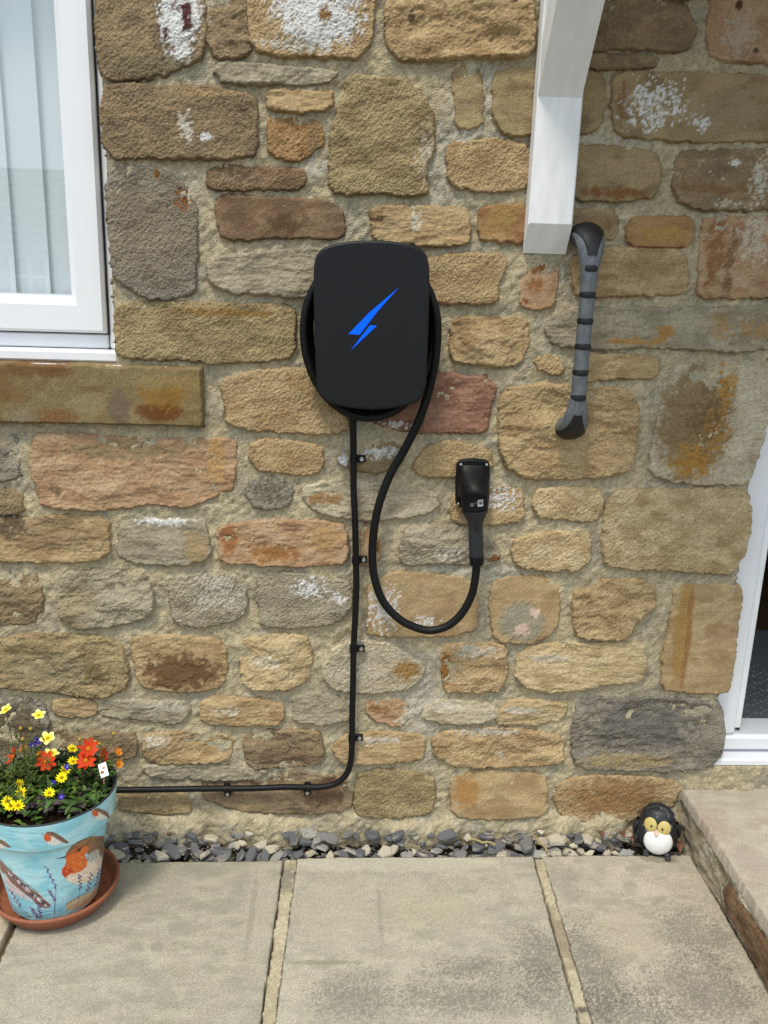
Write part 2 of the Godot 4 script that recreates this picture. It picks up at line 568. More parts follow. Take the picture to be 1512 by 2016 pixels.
func stone_list() -> Array:
	var white := lin(238, 236, 232)
	var chalk := lin(214, 206, 188)
	var dark := lin(84, 70, 54)
	var rust := lin(136, 88, 46)
	var ochre := lin(182, 136, 70)
	var buff := lin(200, 176, 132)
	return [
		["brown", 9, "g", [188, -30, 398, -30, 402, 60, 396, 108, 366, 124, 335, 140, 280, 150, 202, 152, 192, 90], [[354, 20, 44, 112, white, 0.6, 0.8, 0.05, 1.0, 0.0012], [368, 26, 13, 32, lin(96, 58, 56), 0.9, 0.7, 0.15, 1.0], [352, 12, 20, 12, lin(96, 58, 56), 1.2, 1.8, 0.55, 1.0], [326, 66, 7, 22, lin(96, 58, 56), 1.2, 1.8, 0.5, 1.0], [300, 130, 110, 26, lin(140, 128, 98), 0.5]]],
		["brown", 7, "r", [405, -30, 490, -30, 488, 60, 498, 94, 470, 110, 425, 114, 408, 70], []],
		["grey", 11, "b", [424, 142, 432, 125, 490, 125, 560, 134, 640, 137, 665, 146, 640, 158, 590, 163, 540, 158, 470, 161, 440, 156], []],
		["tan", 11, "g", [492, -30, 735, -30, 733, 45, 725, 85, 705, 113, 640, 106, 560, 106, 510, 99, 492, 80], [[625, 25, 92, 74, white, 0.7, 0.9, 0.05, 1.0, 0.001], [570, 88, 70, 14, chalk, 1.0, 1.4, 0.35, 0.9], [640, 30, 16, 26, lin(160, 126, 84), 0.9, 1.2, 0.35, 1.0]]],
		["tan", 14, "r", [764, -30, 1050, -30, 1050, 105, 960, 110, 900, 108, 850, 115, 785, 113, 766, 95, 762, 60], [[810, 32, 8, 14, dark, 0.8]]],
		["brown", 13, "g", [205, 172, 260, 165, 330, 172, 420, 172, 498, 188, 505, 240, 503, 300, 440, 311, 330, 306, 225, 309, 207, 285, 200, 220], [[366, 250, 17, 34, chalk, 0.9, 1.0, 0.2, 1.0, 0.0006], [405, 269, 15, 9, white, 0.8, 1.0, 0.2, 1.0], [470, 226, 40, 40, dark, 1.1, 1.2, 0.5, 0.6], [400, 182, 80, 10, lin(178, 152, 110), 0.8]]],
		["tan", 10, "b", [529, 183, 560, 179, 600, 182, 650, 178, 653, 205, 640, 212, 595, 219, 530, 215], []],
		["rust", 7, "g", [528, 235, 570, 236, 632, 240, 634, 285, 610, 300, 590, 311, 572, 315, 545, 308, 530, 290], [[618, 280, 16, 50, lin(156, 130, 96), 0.8]]],
		["olive", 12, "g", [683, 155, 720, 150, 760, 156, 800, 158, 825, 180, 845, 210, 853, 245, 852, 290, 835, 330, 840, 378, 800, 381, 740, 376, 665, 379, 652, 360, 650, 320, 655, 270, 665, 220, 680, 190], [[838, 300, 26, 60, chalk, 1.1, 1.6, 0.55, 0.6], [720, 300, 40, 30, dark, 1.0, 1.4, 0.75, 0.4]]],
		["olive", 4, "s", [895, 140, 925, 130, 945, 140, 950, 190, 945, 250, 920, 251, 900, 248, 898, 200], []],
		["olive", 8, "s", [975, 150, 985, 138, 1040, 135, 1060, 140, 1056, 260, 1010, 266, 990, 258, 975, 230, 973, 190], []],
		["tan", 9, "g", [884, 290, 900, 283, 950, 275, 1000, 278, 1040, 290, 1040, 370, 960, 374, 895, 366, 884, 340], []],
		["cool", 8, "g", [218, 335, 240, 325, 290, 330, 330, 340, 360, 370, 384, 405, 386, 500, 380, 575, 340, 586, 285, 583, 245, 560, 225, 540, 215, 450, 209, 380], [[300, 450, 130, 130, lin(146, 130, 104), 0.5, 1.0, 0.2, 0.5], [362, 390, 22, 26, rust, 0.9, 1.3, 0.3, 0.9, -0.002], [308, 341, 8, 12, rust, 0.6]]],
		["red", 7, "g", [415, 340, 440, 325, 520, 332, 598, 335, 602, 350, 592, 366, 560, 370, 420, 370, 408, 360], [[460, 350, 60, 12, lin(156, 140, 122), 1.1, 1.2, 0.5, 0.6]]],
		["red", 8, "s", [427, 395, 450, 386, 560, 393, 640, 395, 670, 410, 678, 460, 660, 467, 560, 465, 440, 469, 430, 440], [[560, 440, 60, 30, lin(96, 72, 52), 0.8, 1.0, 0.4, 0.7]]],
		["tan", 9, "b", [731, 412, 800, 408, 918, 410, 923, 440, 918, 478, 850, 483, 790, 476, 735, 471], [[818, 432, 14, 34, chalk, 0.9, 1.2, 0.4, 0.9], [742, 425, 22, 18, lin(124, 96, 66), 0.8, 1.0, 0.3, 0.7]]],
		["rust", 7, "s", [945, 415, 965, 407, 1040, 405, 1040, 475, 950, 473, 943, 445], [[990, 425, 40, 20, lin(172, 142, 88), 0.6]]],
		["grey", 11, "b", [412, 520, 440, 505, 520, 498, 600, 492, 640, 490, 640, 580, 590, 583, 520, 576, 450, 573, 420, 560, 411, 545], []],
		["tan", 11, "g", [840, 508, 900, 502, 970, 500, 995, 510, 993, 530, 975, 560, 980, 590, 940, 596, 860, 593, 840, 590], []],
		["olive", 9, "g", [232, 600, 300, 597, 400, 600, 500, 598, 575, 605, 578, 640, 575, 700, 520, 709, 440, 713, 350, 706, 250, 704, 230, 690, 228, 640], [[440, 615, 130, 9, lin(150, 118, 70), 0.6]]],
		["tan", 11, "r", [890, 640, 920, 628, 1000, 627, 1040, 632, 1038, 680, 1020, 716, 970, 718, 900, 711, 887, 690], []],
		["tan", 9, "g", [440, 750, 480, 735, 570, 725, 640, 735, 660, 780, 690, 840, 660, 851, 600, 851, 520, 846, 450, 836, 445, 800, 438, 770], []],
		["brick", 7, "f", [740, 790, 850, 740, 890, 737, 930, 747, 960, 740, 975, 768, 962, 800, 957, 848, 890, 850, 770, 843, 735, 830], [[770, 838, 44, 9, white, 1.2, 1.4, 0.5, 0.7]]],
		["pink", 9, "f", [60, 890, 75, 858, 100, 855, 200, 862, 330, 868, 440, 868, 460, 875, 460, 930, 455, 960, 420, 975, 370, 996, 300, 989, 200, 1001, 80, 996, 70, 950, 60, 915], [[250, 888, 140, 22, lin(148, 128, 98), 0.6, 1.0, 0.1, 0.8], [425, 910, 22, 56, lin(196, 156, 108), 0.25, 1.0, 0.1, 0.9], [110, 965, 16, 14, dark, 0.8, 1.2, 0.3, 0.7]]],
		["cool", 4, "r", [-30, 850, 28, 850, 35, 890, 35, 940, -30, 946], []],
		["brown", 5, "g", [-30, 962, 40, 965, 42, 1010, -30, 1010], []],
		["tan", 9, "g", [492, 880, 520, 868, 570, 870, 630, 880, 634, 915, 620, 930, 560, 931, 510, 923, 493, 905], []],
		["cool", 5, "g", [482, 965, 508, 942, 550, 938, 575, 965, 572, 990, 540, 1002, 500, 997], [[530, 970, 44, 28, dark, 1.2, 1.6, 0.55, 0.6]]],
		["pale", 6, "b", [600, 960, 640, 950, 720, 955, 810, 955, 860, 975, 860, 1000, 800, 1018, 700, 1021, 620, 1006, 597, 980], [[640, 985, 40, 14, lin(160, 122, 76), 0.9]]],
		["olive", 6, "r", [663, 903, 700, 893, 740, 876, 785, 876, 797, 900, 775, 922, 740, 927, 690, 922], [[745, 893, 56, 14, white, 1.0, 1.5, 0.4, 0.9], [676, 906, 14, 14, white, 0.7, 1.2, 0.2, 0.9]]],
		["tan", 9, "g", [818, 915, 840, 885, 880, 870, 920, 878, 965, 890, 965, 925, 900, 935, 850, 939, 820, 930], []],
		["tan", 6, "g", [890, 985, 910, 965, 985, 960, 1030, 965, 1028, 1025, 960, 1031, 895, 1028], [[985, 985, 42, 28, white, 1.3, 1.9, 0.6, 0.95]]],
		["tan", 14, "r", [985, 790, 1010, 765, 1080, 760, 1150, 765, 1240, 770, 1255, 810, 1250, 870, 1245, 920, 1200, 936, 1130, 941, 1040, 941, 1000, 920, 985, 880], [[1080, 800, 90, 40, buff, 0.7, 1.0, 0.2, 0.5]]],
		["buff", 9, "g", [1050, 990, 1060, 965, 1120, 962, 1180, 965, 1187, 1000, 1165, 1026, 1110, 1021, 1060, 1016], []],
		["buff", 12, "g", [1192, 1010, 1215, 970, 1300, 968, 1400, 965, 1475, 970, 1478, 1040, 1465, 1090, 1440, 1126, 1400, 1126, 1320, 1121, 1250, 1119, 1195, 1111, 1187, 1060], []],
		["pale", 8, "f", [1310, 755, 1335, 722, 1400, 714, 1540, 715, 1512, 830, 1490, 900, 1470, 949, 1430, 951, 1340, 949, 1282, 932, 1285, 880, 1300, 820], [[1368, 835, 78, 118, lin(150, 126, 90), 0.45, 1.0, 0.0, 0.95], [1432, 760, 26, 60, ochre, 0.9, 1.3, 0.3, 0.9], [1405, 850, 36, 60, ochre, 1.1, 1.4, 0.5, 0.9], [1365, 910, 46, 38, ochre, 0.8, 1.3, 0.2, 0.95], [1395, 820, 44, 80, lin(112, 92, 66), 1.1, 1.5, 0.55, 0.7]]],
		["grey", 10, "b", [1078, 650, 1090, 625, 1160, 610, 1300, 608, 1400, 610, 1540, 605, 1540, 682, 1450, 691, 1390, 686, 1280, 681, 1180, 686, 1090, 676], [[1250, 672, 80, 10, ochre, 1.0, 1.3, 0.4, 0.8], [1310, 655, 22, 16, ochre, 0.8], [1420, 645, 36, 26, ochre, 1.1, 1.2, 0.5, 0.7], [1490, 650, 36, 22, ochre, 1.1, 1.2, 0.4, 0.7]]],
		["tan", 12, "b", [1130, 510, 1200, 488, 1280, 488, 1340, 495, 1355, 530, 1350, 575, 1260, 579, 1200, 581, 1140, 586, 1130, 540], []],
		["pink", 2, "s", [1030, 508, 1095, 508, 1097, 560, 1090, 600, 1060, 606, 1025, 600], [[1060, 520, 26, 22, rust, 0.8], [1052, 560, 22, 14, lin(160, 112, 70), 0.8], [1035, 592, 10, 8, lin(140, 80, 50), 0.5]]],
		["tan", 9, "b", [1140, 700, 1220, 700, 1295, 705, 1297, 725, 1280, 743, 1220, 740, 1140, 749], []],
		["tan", 7, "g", [1055, 710, 1080, 700, 1105, 710, 1107, 730, 1085, 734, 1060, 722], []],
		["rust", 9, "s", [1237, 445, 1248, 430, 1290, 428, 1305, 433, 1320, 427, 1362, 432, 1362, 470, 1350, 483, 1237, 483], [[1310, 460, 50, 22, lin(184, 150, 90), 0.6]]],
		["pink", 8, "f", [1390, 430, 1540, 430, 1540, 580, 1450, 584, 1375, 582, 1380, 520, 1385, 460], [[1410, 500, 24, 90, rust, 0.8, 1.0, 0.3, 0.7], [1440, 510, 14, 80, lin(120, 84, 56), 0.8, 1.0, 0.4, 0.7], [1490, 470, 40, 60, chalk, 1.0, 1.2, 0.4, 0.7]]],
		["olive", 5, "s", [1120, 415, 1205, 412, 1215, 430, 1212, 465, 1190, 471, 1130, 462], [[1180, 440, 30, 24, lin(136, 98, 62), 0.6, 1.0, 0.2, 0.5]]],
		["olive", 8, "s", [1126, 296, 1140, 290, 1220, 290, 1290, 300, 1300, 330, 1298, 360, 1285, 385, 1220, 394, 1150, 391, 1126, 380], [[1210, 380, 80, 14, rust, 0.7, 1.0, 0.2, 0.8]]],
		["brown", 8, "b", [1330, 320, 1345, 302, 1420, 295, 1540, 295, 1540, 410, 1460, 411, 1380, 409, 1345, 400, 1328, 370], [[1500, 350, 24, 56, chalk, 1.2, 1.6, 0.5, 0.9], [1450, 318, 14, 10, white, 1.0, 1.5, 0.5, 0.9], [1450, 400, 50, 10, chalk, 1.2, 1.6, 0.6, 0.8], [1400, 370, 100, 14, rust, 0.7, 1.0, 0.4, 0.6]]],
		["olive", 7, "s", [1210, 155, 1230, 140, 1320, 143, 1400, 145, 1540, 150, 1540, 275, 1400, 275, 1300, 272, 1250, 268, 1215, 262, 1207, 210], [[1290, 205, 76, 58, white, 1.25, 1.7, 0.55, 0.95], [1440, 215, 90, 56, lin(168, 148, 120), 0.8, 1.0, 0.2, 0.7], [1380, 245, 22, 18, white, 1.1, 1.7, 0.4, 0.9], [1230, 200, 16, 50, rust, 0.6, 1.0, 0.3, 0.6]]],
		["olive", 7, "s", [1130, 140, 1180, 145, 1190, 170, 1185, 235, 1165, 258, 1130, 260], []],
		["brown", 7, "r", [1150, 6, 1260, 2, 1350, 5, 1370, 60, 1352, 100, 1260, 92, 1150, 97], []],
		["brown", 5, "b", [1150, 106, 1300, 112, 1285, 130, 1150, 133], []],
		["pink", 6, "s", [1402, -30, 1540, -30, 1540, 120, 1400, 116, 1396, 60], [[1460, 70, 44, 50, lin(196, 180, 160), 1.0, 1.2, 0.3, 0.8], [1458, 8, 8, 14, lin(70, 44, 42), 0.6], [1490, 100, 7, 7, lin(50, 40, 38), 0.5]]],
		["brown", 6, "r", [1150, -40, 1390, -40, 1380, -8, 1150, -8], []],
		["tan", 10, "b", [-30, 1025, 60, 1018, 190, 1018, 210, 1030, 212, 1090, 170, 1104, 100, 1106, -30, 1100], [[100, 1050, 120, 40, lin(148, 126, 96), 0.6, 1.0, 0.1, 0.7], [20, 1035, 36, 26, lin(104, 90, 72), 0.8]]],
		["grey", 9, "f", [237, 1035, 260, 1025, 370, 1028, 405, 1035, 412, 1100, 350, 1111, 260, 1106, 232, 1090], [[320, 1028, 66, 9, white, 0.8, 1.2, 0.25, 0.9], [385, 1080, 30, 40, lin(172, 146, 100), 0.5, 1.0, 0.1, 0.7]]],
		["pink", 9, "f", [427, 1045, 460, 1035, 560, 1027, 640, 1030, 680, 1040, 682, 1105, 600, 1113, 500, 1108, 435, 1106], [[450, 1065, 22, 36, lin(166, 110, 70), 0.5], [640, 1060, 36, 34, lin(188, 150, 104), 0.6], [540, 1090, 60, 20, lin(160, 112, 66), 0.7]]],
		["pink", 4, "s", [707, 1035, 740, 1030, 750, 1090, 730, 1113, 703, 1105], [[738, 1070, 12, 30, rust, 0.7]]],
		["grey", 8, "r", [785, 1100, 800, 1040, 880, 1036, 960, 1050, 985, 1095, 960, 1113, 870, 1106, 800, 1111], [[890, 1090, 44, 18, chalk, 1.0, 1.3, 0.4, 0.9], [975, 1100, 18, 9, rust, 0.6]]],
		["buff", 11, "g", [1015, 1065, 1060, 1055, 1140, 1045, 1162, 1060, 1160, 1100, 1140, 1121, 1080, 1121, 1020, 1115, 1010, 1090], [[1070, 1080, 40, 24, lin(214, 196, 160), 1.0, 1.3, 0.5, 0.7]]],
		["brown", 6, "r", [-30, 1120, 60, 1115, 70, 1140, 85, 1190, 60, 1230, -30, 1226], []],
		["grey", 11, "r", [127, 1130, 200, 1125, 260, 1120, 290, 1140, 300, 1190, 290, 1215, 230, 1231, 150, 1236, 120, 1215, 115, 1170], [[150, 1190, 40, 50, lin(164, 146, 112), 0.5, 1.0, 0.0, 0.6]]],
		["grey", 8, "g", [340, 1140, 400, 1132, 470, 1135, 485, 1180, 475, 1215, 400, 1233, 345, 1226, 335, 1180], [[430, 1170, 60, 40, chalk, 1.2, 1.5, 0.5, 0.7], [360, 1195, 22, 14, dark, 0.8, 1.0, 0.4, 0.5]]],
		["grey", 11, "g", [510, 1135, 560, 1130, 640, 1140, 690, 1150, 692, 1190, 660, 1226, 590, 1236, 515, 1231, 508, 1180], [[610, 1160, 44, 24, white, 1.3, 1.7, 0.6, 0.95], [665, 1180, 20, 16, white, 1.1, 1.6, 0.5, 0.9]]],
		["tan", 7, "s", [730, 1150, 780, 1130, 850, 1135, 920, 1140, 940, 1180, 935, 1240, 870, 1251, 728, 1251, 725, 1200], [[755, 1200, 40, 50, white, 1.3, 1.9, 0.6, 0.9], [840, 1225, 30, 16, white, 1.2, 1.7, 0.6, 0.9]]],
		["tan", 6, "s", [968, 1150, 1010, 1138, 1080, 1140, 1100, 1160, 1098, 1230, 1070, 1256, 1020, 1266, 975, 1260, 965, 1200], [[1028, 1225, 50, 44, lin(166, 158, 134), 0.35, 0.8, 0.05, 1.0, 0.002], [1055, 1208, 13, 11, lin(232, 200, 180), 0.7, 1.4, 0.15, 1.0, 0.001], [1028, 1242, 17, 14, lin(232, 200, 180), 0.7, 1.4, 0.15, 1.0, 0.001]]],
		["tan", 12, "r", [1130, 1170, 1170, 1165, 1190, 1145, 1260, 1143, 1288, 1165, 1288, 1195, 1250, 1220, 1235, 1256, 1180, 1259, 1135, 1251], []],
		["tan", 8, "s", [1330, 1160, 1350, 1155, 1455, 1155, 1460, 1170, 1450, 1250, 1440, 1330, 1430, 1361, 1370, 1363, 1302, 1355, 1310, 1280, 1325, 1200], [[1345, 1250, 20, 130, lin(176, 138, 78), 0.4, 1.0, 0.1, 0.8], [1362, 1190, 6, 40, lin(156, 106, 72), 0.3, 1.0, 0.1, 0.55], [1356, 1260, 6, 50, lin(156, 106, 72), 0.3, 1.0, 0.1, 0.55], [1346, 1325, 6, 40, lin(156, 106, 72), 0.3, 1.0, 0.1, 0.55]]],
		["olive", 9, "r", [-30, 1270, 40, 1255, 150, 1250, 235, 1265, 250, 1330, 245, 1355, 190, 1373, 100, 1361, -30, 1345], [[90, 1320, 120, 30, lin(140, 130, 106), 0.9, 1.0, 0.2, 0.7], [190, 1325, 30, 20, lin(110, 92, 60), 0.8, 1.0, 0.2, 0.7]]],
		["tan", 8, "f", [258, 1260, 300, 1255, 400, 1258, 440, 1270, 445, 1320, 435, 1350, 380, 1361, 290, 1356, 268, 1330], [[360, 1325, 84, 40, lin(116, 88, 62), 0.6, 1.0, 0.1, 0.95, -0.001]]],
		["buff", 11, "r", [478, 1265, 540, 1252, 600, 1255, 612, 1290, 605, 1340, 560, 1356, 500, 1356, 478, 1345, 473, 1300], [[525, 1305, 40, 14, chalk, 1.0, 1.4, 0.4, 0.7]]],
		["pale", 9, "g", [637, 1310, 660, 1280, 690, 1265, 730, 1265, 780, 1275, 835, 1310, 830, 1335, 800, 1355, 730, 1363, 665, 1358, 640, 1340], [[800, 1320, 30, 22, lin(164, 124, 70), 0.6], [690, 1320, 40, 30, chalk, 1.2, 1.5, 0.5, 0.6]]],
		["tan", 10, "r", [870, 1275, 960, 1270, 995, 1275, 998, 1320, 985, 1355, 930, 1363, 875, 1361], [[935, 1285, 50, 16, chalk, 0.9, 1.2, 0.3, 0.8], [878, 1320, 12, 40, lin(164, 112, 56), 0.5]]],
		["buff", 12, "b", [1020, 1300, 1050, 1275, 1150, 1270, 1265, 1270, 1273, 1310, 1260, 1340, 1190, 1346, 1140, 1356, 1060, 1363, 1020, 1340], [[1080, 1298, 50, 10, chalk, 1.0, 1.4, 0.4, 0.7]]],
		["cool", 10, "r", [1135, 1395, 1145, 1380, 1220, 1378, 1380, 1380, 1420, 1390, 1425, 1430, 1420, 1485, 1400, 1511, 1300, 1516, 1140, 1513, 1128, 1480], [[1270, 1430, 130, 60, lin(110, 106, 100), 0.8, 1.0, 0.2, 0.7], [1240, 1500, 110, 18, lin(166, 146, 108), 0.7]]],
		["tan", 7, "b", [105, 1380, 170, 1378, 190, 1390, 180, 1411, 110, 1408], []],
		["grey", 10, "b", [195, 1390, 230, 1382, 300, 1385, 365, 1385, 372, 1400, 350, 1426, 280, 1416, 195, 1409], [[320, 1392, 44, 9, chalk, 1.0, 1.3, 0.4, 0.7]]],
		["tan", 9, "b", [395, 1385, 430, 1375, 520, 1380, 555, 1390, 555, 1421, 500, 1426, 400, 1423], [[445, 1403, 30, 12, chalk, 1.0, 1.3, 0.4, 0.8]]],
		["grey", 9, "b", [578, 1378, 620, 1368, 680, 1380, 690, 1415, 640, 1426, 580, 1421], []],
		["pink", 5, "f", [722, 1385, 800, 1380, 802, 1421, 780, 1428, 745, 1421, 722, 1405], [[745, 1400, 24, 12, rust, 0.7, 1.0, 0.2, 0.7]]],
		["pale", 9, "b", [835, 1395, 870, 1380, 970, 1390, 985, 1410, 940, 1421, 870, 1423, 835, 1415], [[880, 1392, 44, 8, chalk, 0.9, 1.3, 0.3, 0.8]]],
		["buff", 9, "b", [975, 1410, 1010, 1380, 1080, 1385, 1115, 1390, 1110, 1415, 1060, 1426, 985, 1426], [[1030, 1400, 40, 8, chalk, 0.9]]],
		["brown", 7, "r", [80, 1445, 130, 1440, 260, 1445, 270, 1470, 260, 1490, 180, 1501, 90, 1501], []],
		["tan", 10, "r", [285, 1450, 320, 1445, 390, 1447, 455, 1455, 452, 1495, 400, 1501, 300, 1501, 283, 1485], [[310, 1460, 30, 16, chalk, 0.9, 1.3, 0.4, 0.8]]],
		["brown", 9, "r", [480, 1460, 510, 1445, 600, 1440, 633, 1450, 635, 1500, 570, 1511, 490, 1511], [[560, 1490, 80, 20, lin(132, 108, 88), 0.7]]],
		["tan", 10, "b", [655, 1470, 680, 1450, 760, 1445, 835, 1455, 830, 1495, 750, 1501, 670, 1501], [[740, 1460, 60, 8, chalk, 1.0, 1.2, 0.3, 0.8]]],
		["tan", 11, "r", [852, 1460, 880, 1445, 960, 1435, 1050, 1445, 1110, 1455, 1105, 1500, 1020, 1509, 900, 1509, 860, 1490], [[960, 1443, 70, 8, chalk, 0.9, 1.2, 0.2, 0.8]]],
		["brown", 7, "f", [400, 1530, 460, 1525, 560, 1520, 690, 1535, 690, 1590, 620, 1601, 480, 1596, 400, 1570], [[640, 1560, 50, 34, lin(110, 84, 64), 0.7, 1.0, 0.2, 0.8], [500, 1535, 70, 14, lin(118, 90, 66), 0.7, 1.0, 0.3, 0.7]]],
		["olive", 8, "g", [700, 1530, 750, 1518, 820, 1525, 857, 1540, 850, 1600, 780, 1609, 700, 1605], []],
		["tan", 8, "s", [890, 1530, 960, 1520, 1050, 1525, 1078, 1540, 1075, 1605, 980, 1613, 890, 1605], [[920, 1560, 30, 40, lin(184, 140, 84), 0.6]]],
		["tan", 10, "g", [1100, 1545, 1150, 1533, 1230, 1530, 1310, 1535, 1340, 1550, 1320, 1590, 1290, 1609, 1180, 1616, 1110, 1611, 1095, 1580], [[1210, 1570, 110, 40, lin(160, 124, 84), 0.6]]],
		["olive", 6, "b", [235, 1560, 300, 1558, 370, 1565, 375, 1596, 320, 1601, 235, 1596], []],
		["grey", 9, "b", [280, 1510, 380, 1505, 520, 1518, 500, 1536, 300, 1531], []],
		["cool", 6, "r", [-30, 1370, 80, 1375, 95, 1435, 60, 1500, -30, 1511], [[20, 1440, 80, 60, lin(112, 98, 74), 0.6]]],
	]

func is_open(x: float, y: float) -> bool:   # the window, and the door
	if y > 1.118 and y < 2.06 and x < -0.463 + 0.004 * noise_mid.get_noise_2d(y, 3.0) and x > -1.66:
		return true
	return y > 0.185 and y < 2.2 and x > 0.918 + 0.006 * noise_mid.get_noise_2d(y, 7.0) and x < 1.86

func mortar_z(x: float, y: float) -> float:
	var z := -0.0013 + 0.0046 * noise_low.get_noise_2d(x, y) + 0.0032 * noise_mid.get_noise_2d(x, y) + 0.0012 * noise_fine.get_noise_2d(x, y) + 0.0007 * noise_grit.get_noise_2d(x, y)
	# a concrete haunch along the foot of the wall
	var foot := 0.055 + 0.03 * noise_low.get_noise_2d(x * 0.6, 4.0)
	return z + 0.022 * (1.0 - smoothstep(foot - 0.035, foot + 0.02, y)) * (0.65 + 0.8 * noise_low.get_noise_2d(x * 0.8, 9.0))

func mortar_mesh(x0: float, x1: float, y0: float, y1: float, step: float) -> ArrayMesh:
	var nx := int((x1 - x0) / step) + 1
	var ny := int((y1 - y0) / step) + 1
	var warm := lin(193, 179, 147)
	var cold := lin(181, 171, 147)
	var sand := lin(203, 187, 153)
	var white := lin(206, 200, 186)
	var blooms := marks_on_wall([[950, 215, 70, 110, white], [870, 330, 50, 90, white], [640, 330, 60, 30, white], [830, 1390, 60, 120, white], [930, 1130, 120, 26, white], [1100, 545, 26, 30, white], [1180, 280, 60, 30, white], [480, 1390, 60, 20, white]])
	var id := PackedInt32Array()
	id.resize(nx * ny)
	id.fill(-1)
	var s := Shape.new()
	for j in ny:
		var y := y0 + j * step
		for i in nx:
			var x := x0 + i * step
			var z := mortar_z(x, y)
			if is_open(x, y):
				if is_open(x - step, y) and is_open(x + step, y) and is_open(x, y - step) and is_open(x, y + step):
					continue
				z = -0.07
			var low := noise_low.get_noise_3d(x, y, 33.0)
			var fine := noise_fine.get_noise_3d(x, y, 5.0)
			var grit := noise_grit.get_noise_2d(x, y)
			var col := warm.lerp(cold, smoothstep(-0.15, 0.35, low)).lerp(sand, smoothstep(0.0, 0.5, noise_low.get_noise_3d(x * 2.0, y * 2.0, 71.0)))
			col *= 1.0 + 0.22 * grit + 0.14 * fine + 0.12 * noise_mid.get_noise_3d(x, y, 40.0)
			for m in blooms:
				var ux: float = (x - m[0]) / m[2]
				var uy: float = (y - m[1]) / m[3]
				var q: float = 1.0 - ux * ux - uy * uy + 1.1 * noise_mid.get_noise_3d(x, y, 14.0) + 0.6 * grit + 0.4 * fine
				col = col.lerp(white, clampf((q - 0.35) / 0.5, 0.0, 0.6))
			id[j * nx + i] = s.v.size()
			s.v.append(Vector3(x, y, z))
			s.c.append(Color(clampf(col.r, 0, 1), clampf(col.g, 0, 1), clampf(col.b, 0, 1)))
	s.uv.resize(s.v.size())
	for j in ny - 1:
		for i in nx - 1:
			var a := id[j * nx + i]
			var b := id[j * nx + i + 1]
			var e := id[(j + 1) * nx + i + 1]
			var f := id[(j + 1) * nx + i]
			if a < 0 or b < 0 or e < 0 or f < 0:
				continue
			s.quad(a, f, e, b)
	return s.mesh()

